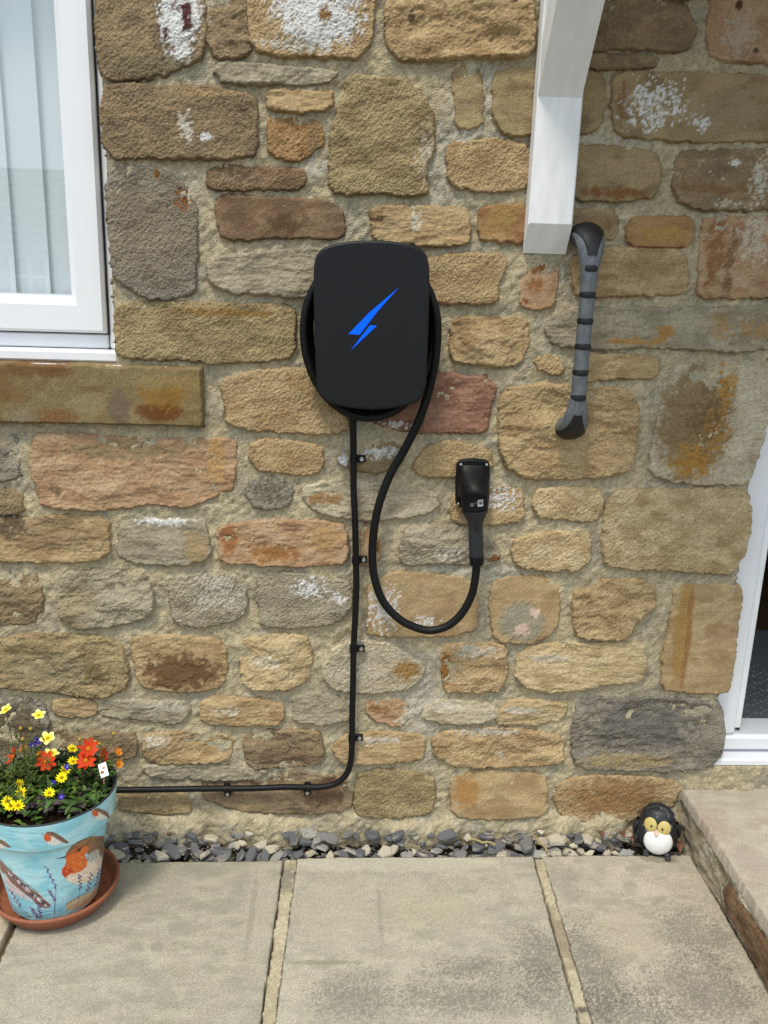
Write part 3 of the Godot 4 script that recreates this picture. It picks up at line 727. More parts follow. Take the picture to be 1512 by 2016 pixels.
func build_wall(house: Node3D) -> void:
	var wall := part("wall", mortar_mesh(-1.40, 2.3, -0.07, 2.5, 0.0045), mats["mortar"], house)
	var pal := palettes()
	var sty := styles()
	var n := 0
	for s in stone_list():
		n += 1
		var how := look(sty[s[2]])
		how.colors = pal[s[0]].map(func(c): return c * rng.randf_range(0.94, 1.06))
		how.proud = s[1] * 0.0007
		how.seed = n * 3.1
		how.turn = rng.randf_range(-0.12, 0.12)
		how.marks = marks_on_wall(s[4])
		part("stone", stone_mesh(grown(rounded(wall_points(s[3], how.proud)), 0.0075), 0.0034, how), mats["stone_" + s[2]], wall)
	# the courses go on past the picture: left of the frame under the window, and above the frame
	var keys := ["tan", "olive", "grey", "buff", "brown", "pink"]
	for zone in [[-1.38, -0.83, 0.03, 1.0], [-0.45, 2.2, 1.90, 2.48], [-1.38, -0.5, 2.1, 2.48]]:
		var y: float = zone[2]
		while y < zone[3] - 0.08:
			var h := rng.randf_range(0.07, 0.15)
			var x: float = zone[0]
			while x < zone[1] - 0.08:
				var w := minf(rng.randf_range(0.12, 0.3), zone[1] - x - 0.02)
				if not (is_open(x, y) or is_open(x + w, y) or is_open(x, y + h) or is_open(x + w, y + h)):
					var o := PackedVector2Array([Vector2(x, y + 0.01), Vector2(x + w * 0.5, y), Vector2(x + w, y + 0.008), Vector2(x + w - 0.006, y + h - 0.006), Vector2(x + w * 0.4, y + h), Vector2(x + 0.005, y + h - 0.01)])
					n += 1
					var how := look(sty[["g", "b", "r", "s"][n % 4]])
					how.colors = pal[keys[rng.randi() % 6]]
					how.seed = n * 3.1
					part("stone", stone_mesh(rounded(o), 0.007, how), mats["stone_r"], wall)
				x += w + 0.03
			y += h + 0.03
	# sawn sill stone under the window
	var how := look({"proud": 0.022, "edge": 0.004, "lumps": 0.0, "beds": 0.0003, "ledges": 0.0, "grain": 0.0005, "pillow": 0.0, "tilt": 0.0, "warp": 0.0012, "seed": 500.0, "speckle": 0.24, "base": -0.03})
	how.colors = [lin(140, 122, 86), lin(152, 134, 98), lin(128, 104, 68)]
	how.marks = marks_on_wall([[60, 725, 110, 22, lin(120, 84, 52), 0.5, 0.4, 0.2, 0.8], [318, 808, 56, 20, lin(118, 72, 40), 0.35, 0.4, 0.1, 0.9], [330, 780, 70, 34, lin(156, 116, 52), 0.5, 0.4, 0.3, 0.8], [110, 820, 60, 20, lin(136, 96, 58), 0.5, 0.4, 0.3, 0.7], [238, 800, 26, 40, lin(118, 106, 90), 0.5, 0.4, 0.2, 0.7], [345, 750, 70, 20, lin(166, 140, 84), 0.5, 0.4, 0.3, 0.6], [30, 818, 60, 16, lin(150, 138, 110), 0.6, 0.5, 0.2, 0.7], [5, 770, 60, 50, lin(132, 100, 62), 0.6, 0.4, 0.4, 0.6]])
	var sill := part("sill_stone", stone_mesh(PackedVector2Array([Vector2(-1.38, 0.992), Vector2(-0.2785, 0.993), Vector2(-0.2795, 1.1212), Vector2(-1.38, 1.1212)]), 0.004, how), mats["sawn"], wall)
	sill.set_meta("label", "long sawn stone sill with rust stains under the window")
	var bed := Shape.new()
	bed.box(Vector3(-1.66, 1.10, -0.30), Vector3(-0.30, 1.119, 0.012))
	part("sill_bed", bed.mesh(false), mats["mortar"], wall)
	var core := Shape.new()   # the thickness of the wall behind its face
	for b in [[-3.0, -0.2, -1.66, 3.2], [-1.66, -0.2, 0.94, 1.08], [-0.44, 1.08, 0.94, 2.5], [-1.66, 2.08, -0.44, 2.5], [0.94, 2.22, 1.88, 2.5], [1.88, -0.2, 4.0, 3.2], [-1.66, 2.5, 1.88, 3.2], [0.94, -0.2, 1.88, 0.17]]:
		core.box(Vector3(b[0], b[1], -0.30), Vector3(b[2], b[3], -0.045))
	core.tint = lin(165, 150, 120)
	for i in core.c.size():
		core.c[i] = core.tint
	part("wall_core", core.mesh(false), mats["mortar"], wall)


# ---------------------------------------------------------------- window, door and canopy
func frame_bar(called: String, parent: Node, lo: Vector3, hi: Vector3, key := "pvc", bevel := 0.004) -> MeshInstance3D:
	var s := Shape.new()
	s.box(lo, hi, bevel)
	return part(called, s.mesh(false), mats[key], parent)

func build_window(house: Node3D) -> void:
	var w := node("window", house)
	w.set_meta("label", "white plastic framed window with vertical blinds behind the glass")
	# fixed frame: right jamb and bottom rail in view, the others close it out of the picture
	var s := Shape.new()
	s.box(Vector3(-0.4825, 1.146, -0.12), Vector3(-0.445, 2.05, -0.050), 0.003)
	s.box(Vector3(-1.66, 1.146, -0.12), Vector3(-0.4855, 1.1765, -0.050), 0.003)
	s.box(Vector3(-1.66, 2.01, -0.12), Vector3(-0.4855, 2.05, -0.050), 0.003)
	s.box(Vector3(-1.66, 1.179, -0.12), Vector3(-1.62, 2.007, -0.050), 0.003)
	part("frame", s.mesh(false), mats["pvc"], w)
	s = Shape.new()
	s.box(Vector3(-1.62, 1.1768, -0.075), Vector3(-0.4828, 1.1787, -0.0475))
	s.box(Vector3(-0.4848, 1.1789, -0.075), Vector3(-0.4828, 2.01, -0.0475))
	part("gasket", s.mesh(false), mats["gasket"], w)
	# sash with a mitred, bevelled face: each bar is a loft whose inner edge slopes to the glass
	var outer := [Vector2(-1.61, 1.179), Vector2(-0.485, 1.179), Vector2(-0.485, 2.0), Vector2(-1.61, 2.0)]
	var sash := node("sash", w)
	var profile := [[0.0, -0.075], [0.0, -0.038], [0.006, -0.030], [0.056, -0.030], [0.070, -0.046], [0.072, -0.075]]   # inset from the outer edge, z
	for side in 4:
		var shape := Shape.new()
		var rows := []
		for p in profile:
			var row := []
			for k in [side, (side + 1) % 4]:
				var o: Vector2 = outer[k]
				row.append(Vector3(o.x + (p[0] if o.x < -1.0 else -p[0]), o.y + (p[0] if o.y < 1.5 else -p[0]), p[1]))
			rows.append(row)
		for i in rows.size() - 1:
			shape.quad(shape.put(rows[i][0]), shape.put(rows[i][1]), shape.put(rows[i + 1][1]), shape.put(rows[i + 1][0]))
		part("sash_bar", shape.mesh(false), mats["pvc"], sash)
	# double glazing: two panes with thickness
	for z in [-0.066, -0.090]:
		s = Shape.new()
		s.box(Vector3(-1.54, 1.252, z - 0.004), Vector3(-0.559, 1.93, z))
		part("pane", s.mesh(false), mats["glass"], w)
	s = Shape.new()
	s.box(Vector3(-0.559, 1.2535, -0.115), Vector3(-0.5495, 1.93, -0.0755))
	s.box(Vector3(-1.54, 1.243, -0.115), Vector3(-0.5495, 1.2525, -0.0755))
	part("glazing_spacer", s.mesh(false), mats["pvc"], w)
	# plastic cill that throws over the stone sill
	s = Shape.new()
	s.box(Vector3(-1.66, 1.1215, -0.10), Vector3(-0.452, 1.1445, -0.012), 0.004)
	part("cill", s.mesh(false), mats["pvc"], w)
	s = Shape.new()   # bead of old sealant between the frame and the stones
	var path := []
	for i in 40:
		var y := 1.13 + 0.9 * i / 39.0
		path.append(Vector3(-0.449 + 0.003 * noise_mid.get_noise_2d(y, 55.0), y, -0.046))
	s.tube(path, 0.009, 7)
	part("sealant", s.mesh(), mats["white_paint"], w)

	var blind := node("vertical_blind", null, Vector3(-0.6, 1.26, -0.15))
	tag(blind, "white vertical fabric blind hanging inside the window", "blind")
	var x := -0.5215
	var n := 0
	while x > -1.62:
		s = Shape.new()
		var rows := []
		for j in 9:
			var row := []
			for i in 7:
				var u := float(i) / 6 - 0.5
				row.append(s.put(Vector3(u * 0.089, 1.2 + 0.79 * j / 8.0, 0.006 * cos(u * 3.0) + 0.002 * noise_low.get_noise_2d(j * 0.02, n * 7.0))))
			rows.append(row)
		s.rings(rows, false)
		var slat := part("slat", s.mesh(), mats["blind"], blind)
		slat.transform = Transform3D(Basis(Vector3.UP, -0.2 + 0.05 * noise_mid.get_noise_2d(n * 3.0, 1.0)), Vector3(x, 0, -0.138)).translated(-blind.position)
		x -= 0.0722
		n += 1
	s = Shape.new()
	s.box(Vector3(-1.62, 1.992, -0.18) - blind.position, Vector3(-0.48, 2.03, -0.13) - blind.position, 0.004)
	part("head_rail", s.mesh(false), mats["pvc"], blind)

	# the rooms behind, so that daylight comes in by the openings only
	s = Shape.new()
	for b in [[-3.0, -0.2, -4.0, 4.0, 0.18, -0.301], [-3.0, 2.6, -4.0, 4.0, 2.7, -0.301], [-3.0, 0.18, -4.1, 4.0, 2.6, -4.0], [-3.1, 0.18, -4.0, -3.0, 2.6, -0.301], [4.0, 0.18, -4.0, 4.1, 2.6, -0.301], [0.3, 0.18, -4.0, 0.4, 2.6, -0.301]]:
		s.box(Vector3(b[0], b[1], b[2]), Vector3(b[3], b[4], b[5]))
	part("room_wall", s.mesh(false), mats["room"], house)

func build_door(house: Node3D) -> void:
	var d := node("doorway", house)
	d.set_meta("label", "white plastic door frame open onto a dark hall")
	frame_bar("door_jamb", d, Vector3(0.905, 0.250, -0.13), Vector3(0.985, 2.2, -0.035), "pvc", 0.006)
	frame_bar("door_jamb", d, Vector3(1.80, 0.250, -0.13), Vector3(1.88, 2.2, -0.035), "pvc", 0.006)
	frame_bar("door_head", d, Vector3(0.987, 2.13, -0.13), Vector3(1.798, 2.2, -0.035), "pvc", 0.006)
	frame_bar("threshold", d, Vector3(0.918, 0.206, -0.13), Vector3(1.88, 0.2485, -0.034), "pvc", 0.008)
	frame_bar("door_cill", d, Vector3(0.925, 0.180, -0.12), Vector3(1.88, 0.201, -0.006), "pvc", 0.005)
	frame_bar("packer", d, Vector3(0.935, 0.165, -0.12), Vector3(1.88, 0.179, -0.014), "timber", 0.002)
	# aluminium weather strip and the black edge of the opened door
	frame_bar("weather_strip", d, Vector3(0.9865, 0.262, -0.075), Vector3(1.003, 2.13, -0.048), "white_paint", 0.002)
	frame_bar("seal", d, Vector3(1.0035, 0.2495, -0.10), Vector3(1.007, 2.13, -0.06), "gasket", 0.0)
	frame_bar("door_edge", d, Vector3(1.022, 0.27, -0.20), Vector3(1.034, 2.13, -0.15), "gasket", 0.003)
	var s := Shape.new()
	s.box(Vector3(0.94, 0.17, -4.0), Vector3(1.88, 0.19, -0.125))
	part("hall_floor", s.mesh(false), mats["dark_floor"], d)
	s = Shape.new()
	s.box(Vector3(0.95, 0.192, -0.80), Vector3(1.86, 0.204, -0.135), 0.004)
	var rug := part("door_mat", s.mesh(false), mats["mat"], d)
	s = Shape.new()   # woven lozenges of pale dashes
	for way in [0.55, -0.55]:
		for k in 12:
			for m in 26:
				var u := -0.1 + m * 0.016
				var p := Vector3(0.975 + u, 0.2046, -0.14 - k * 0.045 - (u * way))
				if p.x > 1.3 or p.z > -0.14:
					continue
				s.box(p - Vector3(0.0045, 0.0004, 0.0008), p + Vector3(0.0045, 0.0004, 0.0008), 0.0, Basis(Vector3.UP, atan(way)), p)
	part("mat_pattern", s.mesh(false), mats["mat_line"], rug)

func build_canopy(house: Node3D) -> void:
	var c := node("canopy", house)
	c.set_meta("label", "white painted timber porch canopy bracket above the grab rail")
	for side in [0.3695, 2.0]:
		var x0: float = side
		var x1 := x0 + 0.0885
		var s := Shape.new()   # post on the wall, its foot cut on the slant
		var f := [Vector3(x0, 1.367, 0.004), Vector3(x1, 1.367, 0.004), Vector3(x1, 1.424, 0.043), Vector3(x0, 1.424, 0.043)]
		var t := [Vector3(x0, 2.10, 0.008), Vector3(x1, 2.10, 0.008), Vector3(x1, 2.10, 0.043), Vector3(x0, 2.10, 0.043)]
		var e := 0.003
		# chamfered front corners
		f = [f[0], f[1], Vector3(x1, 1.420, 0.040), Vector3(x1 - e, 1.424, 0.043), Vector3(x0 + e, 1.424, 0.043), Vector3(x0, 1.420, 0.040)]
		t = [t[0], t[1], Vector3(x1, 2.10, 0.040), Vector3(x1 - e, 2.10, 0.043), Vector3(x0 + e, 2.10, 0.043), Vector3(x0, 2.10, 0.040)]
		for k in 6:
			var m := (k + 1) % 6
			s.quad(s.put(f[k]), s.put(f[m]), s.put(t[m]), s.put(t[k]))
		s.fan(f)
		part("bracket_post", s.mesh(false), mats["white_paint"], c)
		s = Shape.new()   # diagonal brace, gently bowed, with its foot on the post
		var rows := []
		for i in 13:
			var q := float(i) / 12
			var zz := 0.0432 + 0.40 * q
			var yy := 1.655 + 0.46 * q + 0.02 * sin(PI * q)
			var nrm := Vector3(0, 0.72, -0.69) if i == 0 else Vector3(0, 0.8, -0.6)
			var y0 := Vector3(0, yy, zz)
			var y1 := y0 + nrm * 0.07
			if y1.z < 0.0432:
				y1.z = 0.0432
			rows.append([Vector3(x0 + 0.001, y0.y, y0.z), Vector3(x1 - 0.003, y0.y, y0.z), Vector3(x1 - 0.003, y1.y, y1.z), Vector3(x0 + 0.001, y1.y, y1.z)])
		for i in 12:
			for k in 4:
				var m := (k + 1) % 4
				s.quad(s.put(rows[i][k]), s.put(rows[i][m]), s.put(rows[i + 1][m]), s.put(rows[i + 1][k]))
		part("bracket_brace", s.mesh(false), mats["white_paint"], c)
	frame_bar("canopy_beam", c, Vector3(0.3717, 2.101, 0.005), Vector3(0.4578, 2.19, 0.74), "white_paint", 0.003)
	frame_bar("canopy_beam", c, Vector3(2.0, 2.101, 0.005), Vector3(2.0861, 2.19, 0.74), "white_paint", 0.003)
	frame_bar("canopy_roof", c, Vector3(0.30, 2.191, 0.005), Vector3(2.16, 2.25, 0.80), "white_paint", 0.004)


# ---------------------------------------------------------------- paving, step and gravel
func ground_stone(outline: PackedVector2Array, step: float, how: Dictionary) -> ArrayMesh:
	return stone_mesh(outline, step, how)

func lay(o: MeshInstance3D, y: float) -> MeshInstance3D:   # a sheet modelled in x and y is laid down: its y runs to -z
	o.transform = Transform3D(Basis(Vector3.RIGHT, -PI / 2), Vector3(0, y, 0))
	return o

func ground_marks(list: Array) -> Array:
	var out := []
	for m in list:
		var a := at_y(m[0], m[1], 0.0)
		var b := at_y(m[0] + m[2], m[1], 0.0)
		var e := at_y(m[0], m[1] + m[3], 0.0)
		out.append([a.x, -a.z, absf(b.x - a.x), absf(e.z - a.z), m[4], m[5] if m.size() > 5 else 0.8, m[6] if m.size() > 6 else 1.0, m[7] if m.size() > 7 else 0.2, m[8] if m.size() > 8 else 0.9, m[9] if m.size() > 9 else 0.0])
	return out

func build_ground() -> void:
	var s := Shape.new()
	s.tint = lin(110, 106, 92)
	s.box(Vector3(-150, -0.5, -150), Vector3(150, -0.075, 150))
	kind(part("ground", s.mesh(false), mats["mortar"]), "structure")

	var patio := node("patio")
	kind(patio, "structure")
	s = Shape.new()
	s.tint = lin(120, 104, 76)
	s.box(Vector3(-2.2, -0.07, 0.12), Vector3(0.885, -0.016, 2.4))
	part("sand_bed", s.mesh(false), mats["mortar"], patio)
	var far := 0.80
	var line := func(ax: float, ay: float, bx: float, by: float, z: float) -> Vector2:
		var a := at_y(ax, ay, 0.0)
		var b := at_y(bx, by, 0.0)
		var p := a.lerp(b, (z - a.z) / (b.z - a.z))
		return Vector2(p.x, -z)
	var j1l := [559, 1697, 514, 2016]
	var j1r := [584, 1689, 539, 2016]
	var j2l := [1050, 1684, 1141, 2016]
	var j2r := [1066, 1683, 1165, 2016]
	var on := func(j: Array, z: float) -> Vector2: return line.call(j[0], j[1], j[2], j[3], z)
	var p1 := at_y(180, 1697, 0.0)
	var p2 := at_y(559, 1693, 0.0)
	var p3 := at_y(584, 1688, 0.0)
	var p4 := at_y(1050, 1684.5, 0.0)
	var p5 := at_y(1066, 1684, 0.0)
	var p6 := at_y(1361, 1681.5, 0.0)
	var left := -0.645
	var flags := [
		[PackedVector2Array([Vector2(-1.35, -0.112), Vector2(left - 0.01, -0.11), Vector2(left - 0.01, -far), Vector2(-1.35, -far)]), [lin(193, 182, 157), lin(207, 196, 171), lin(177, 166, 141)], []],
		[PackedVector2Array([Vector2(left, -0.108), Vector2(p1.x, -p1.z), Vector2(p2.x, -p2.z), on.call(j1l, 0.3), on.call(j1l, far), Vector2(left, -far)]),
			[lin(176, 168, 150), lin(186, 178, 158), lin(166, 161, 142)],
			[[510, 1790, 34, 110, lin(193, 183, 164), 0.25, 0.5, 0.1, 0.75], [400, 1700, 140, 26, lin(167, 162, 142), 0.5, 0.5, 0.2, 0.6], [310, 1865, 18, 12, lin(150, 145, 131), 0.5, 1.0, 0.2, 0.6], [60, 1975, 70, 40, lin(191, 183, 164), 0.6, 0.6, 0.3, 0.6], [495, 1800, 7, 110, lin(154, 151, 128), 0.4, 0.8, 0.2, 0.5], [360, 1905, 40, 14, lin(190, 180, 156), 0.5, 0.6, 0.2, 0.5]]],
		[PackedVector2Array([Vector2(p3.x, -p3.z), Vector2(p4.x, -p4.z), on.call(j2l, 0.3), on.call(j2l, far), on.call(j1r, far), on.call(j1r, 0.3)]),
			[lin(182, 174, 156), lin(192, 184, 164), lin(172, 166, 148)],
			[[660, 1800, 92, 98, lin(195, 184, 165), 0.22, 0.5, 0.1, 0.7], [760, 1700, 260, 18, lin(205, 198, 178), 0.3, 0.5, 0.0, 0.7], [840, 1790, 100, 46, lin(195, 184, 159), 0.5, 0.6, 0.1, 0.6],
			[640, 1895, 90, 5, lin(152, 150, 125), 0.5, 1.0, 0.1, 0.75], [748, 1800, 5, 90, lin(165, 158, 139), 0.4, 1.0, 0.2, 0.6], [700, 1990, 120, 60, lin(178, 173, 154), 0.5, 0.6, 0.2, 0.6],
			[930, 1905, 90, 26, lin(106, 104, 96), 1.2, 3.8, 0.32, 0.54], [900, 1965, 160, 44, lin(109, 108, 99), 1.2, 3.8, 0.40, 0.54], [1060, 1880, 60, 70, lin(107, 106, 97), 1.2, 3.8, 0.29, 0.54], [690, 1960, 90, 60, lin(117, 114, 104), 1.2, 3.8, 0.41, 0.54], [1075, 1950, 60, 60, lin(111, 109, 101), 1.2, 3.8, 0.33, 0.54]]],
		[PackedVector2Array([Vector2(p5.x, -p5.z), Vector2(p6.x - 0.003, -p6.z), Vector2(0.864, -far), on.call(j2r, far), on.call(j2r, 0.3)]),
			[lin(188, 179, 159), lin(199, 189, 169), lin(176, 167, 149)],
			[[1300, 1690, 44, 10, lin(152, 144, 124), 0.5, 1.0, 0.1, 0.8], [1160, 1900, 70, 110, lin(99, 97, 90), 1.2, 3.8, 0.22, 0.54], [1210, 1990, 130, 50, lin(101, 99, 92), 1.2, 3.8, 0.25, 0.54], [1380, 1950, 120, 90, lin(105, 102, 94), 1.2, 3.8, 0.32, 0.54], [1370, 1840, 90, 70, lin(116, 113, 103), 1.2, 3.8, 0.40, 0.54], [1230, 1840, 80, 60, lin(193, 182, 157), 0.6, 0.6, 0.2, 0.5], [1110, 1740, 40, 60, lin(157, 151, 138), 1.2, 3.8, 0.29, 0.54]]],
	]
	var n := 0
	for f in flags:
		n += 1
		var how := look({"proud": 0.0, "edge": 0.0022, "base": -0.028, "pillow": 0.0, "lumps": 0.0010, "beds": 0.0, "ledges": 0.0012, "grain": 0.0004, "tilt": 0.0, "warp": 0.0016, "seed": 700.0 + n * 11.0, "speckle": 0.2})
		how.colors = f[1]
		how.marks = ground_marks(f[2])
		var o := part("flagstone", ground_stone(f[0], 0.0032 if n > 1 else 0.006, how), mats["flag"], patio)
		lay(o, 0.0)
	for row in 2:   # the next rows, behind the photographer's feet
		for k in 4:
			var x := -1.35 + k * 0.56 + row * 0.07
			n += 1
			var how := look({"proud": 0.0, "edge": 0.0022, "base": -0.028, "pillow": 0.0, "lumps": 0.0010, "beds": 0.0, "ledges": 0.0012, "grain": 0.0004, "tilt": 0.0, "warp": 0.0016, "seed": 700.0 + n * 11.0, "speckle": 0.2, "colors": [lin(168, 156, 130), lin(180, 166, 138), lin(158, 148, 122)]})
			var z := 0.815 + row * 0.62
			var o := part("flagstone", ground_stone(PackedVector2Array([Vector2(x, -z), Vector2(x + 0.545, -z), Vector2(x + 0.545, -z - 0.605), Vector2(x, -z - 0.605)]), 0.012, how), mats["flag"], patio)
			lay(o, 0.0)
	# pointing between the flags, cracked away from one edge
	for j in [[j1l, j1r], [j2l, j2r]]:
		var q := PackedVector2Array()
		for z in [0.10, 0.3, 0.5, far]:
			q.append(on.call(j[0], z) + Vector2(-0.0004, 0))
		for z in [far, 0.5, 0.3, 0.10]:
			q.append(on.call(j[1], z) + Vector2(0.0034, 0))
		n += 1
		var how := look({"proud": 0.0, "edge": 0.0012, "base": -0.02, "pillow": 0.0, "lumps": 0.001, "beds": 0.0, "ledges": 0.001, "grain": 0.0006, "tilt": 0.0, "warp": 0.003, "seed": 900.0 + n, "speckle": 0.34})
		how.colors = [lin(190, 178, 148), lin(200, 188, 160), lin(174, 162, 136)]
		how.marks = ground_marks([[1105, 1850, 30, 60, lin(166, 150, 128), 0.6], [560, 1730, 30, 30, lin(150, 144, 128), 0.6], [1150, 1990, 14, 10, lin(110, 104, 94), 0.8]])
		lay(part("joint", ground_stone(q, 0.003, how), mats["flag"], patio), 0.0004)

	# stone step at the door
	var step := tag(node("stone_step", null, Vector3(0.87, 0, 0.2)), "sandstone doorstep slab on a mortared riser beside the black and white bird ornament", "step")
	var off := -step.position
	var how := look({"proud": 0.0, "edge": 0.005, "base": -0.024, "pillow": 0.0, "lumps": 0.0010, "beds": 0.0, "ledges": 0.0012, "grain": 0.0004, "tilt": 0.0, "warp": 0.0025, "seed": 950.0, "speckle": 0.07})
	how.colors = [lin(193, 183, 164), lin(202, 192, 172), lin(187, 174, 155)]
	how.marks = []
	for m in [[1400, 1620, 50, 60, lin(194, 176, 158)], [1480, 1700, 40, 60, lin(186, 170, 154)], [1395, 1625, 10, 10, lin(186, 164, 146)]]:
		var a := at_y(m[0], m[1], 0.12)
		how.marks.append([a.x, -a.z, 0.05, 0.08, m[4], 0.7, 0.8, 0.3, 0.6, 0.0])
	var slab := part("slab", ground_stone(PackedVector2Array([Vector2(0.855, 0.03), Vector2(0.8565, -0.2), Vector2(0.857, -0.5), Vector2(0.858, -0.86), Vector2(1.25, -0.86), Vector2(1.25, 0.03)]), 0.0032, how), mats["flag"], step)
	lay(slab, 0.1195)
	slab.position += off
	s = Shape.new()
	s.tint = lin(186, 170, 152)
	s.box(Vector3(1.252, 0.09, -0.03) + off, Vector3(1.95, 0.1195, 0.86) + off, 0.004)
	part("slab", s.mesh(false), mats["flag"], step)
	# riser: its left face is a height field turned to face -x
	how = look({"proud": 0.006, "edge": 0.004, "base": -0.01, "pillow": 0.0, "lumps": 0.010, "beds": 0.002, "ledges": 0.002, "grain": 0.0016, "tilt": 0.0, "warp": 0.001, "seed": 960.0, "speckle": 0.3})
	how.colors = [lin(193, 183, 160), lin(202, 192, 170), lin(186, 174, 150)]
	how.marks = [[0.10, 0.06, 0.05, 0.05, lin(166, 150, 118), 0.8, 0.8, 0.3, 0.7, 0.0], [0.25, 0.07, 0.09, 0.03, lin(132, 124, 88), 1.1, 1.4, 0.3, 0.7, 0.0], [0.2, 0.01, 0.2, 0.012, lin(168, 152, 116), 0.6, 1.0, 0.3, 0.6, 0.0]]
	var riser := part("riser", stone_mesh(PackedVector2Array([Vector2(-0.05, -0.04), Vector2(0.86, -0.04), Vector2(0.86, 0.096), Vector2(-0.05, 0.096)]), 0.004, how), mats["mortar"], step)
	riser.transform = Transform3D(Basis(Vector3.UP, -PI / 2), Vector3(0.867, 0, 0) + off)
	how = look({"proud": 0.016, "edge": 0.012, "base": -0.012, "lumps": 0.004, "beds": 0.002, "ledges": 0.003, "grain": 0.001, "seed": 970.0, "warp": 0.004, "colors": [lin(122, 98, 74), lin(136, 110, 86), lin(108, 86, 66)]})
	var rs := part("riser_stone", stone_mesh(rounded(PackedVector2Array([Vector2(0.275, 0.075), Vector2(0.262, 0.045), Vector2(0.31, 0.012), Vector2(0.45, 0.004), Vector2(0.62, 0.006), Vector2(0.63, 0.07), Vector2(0.45, 0.082), Vector2(0.33, 0.088)])), 0.004, how), mats["stone_f"], step)
	rs.transform = Transform3D(Basis(Vector3.UP, -PI / 2), Vector3(0.867, 0, 0) + off)
	s = Shape.new()
	s.tint = lin(130, 118, 90)
	s.box(Vector3(0.882, -0.07, -0.02) + off, Vector3(1.94, 0.1, 0.85) + off)
	part("step_core", s.mesh(false), mats["mortar"], step)

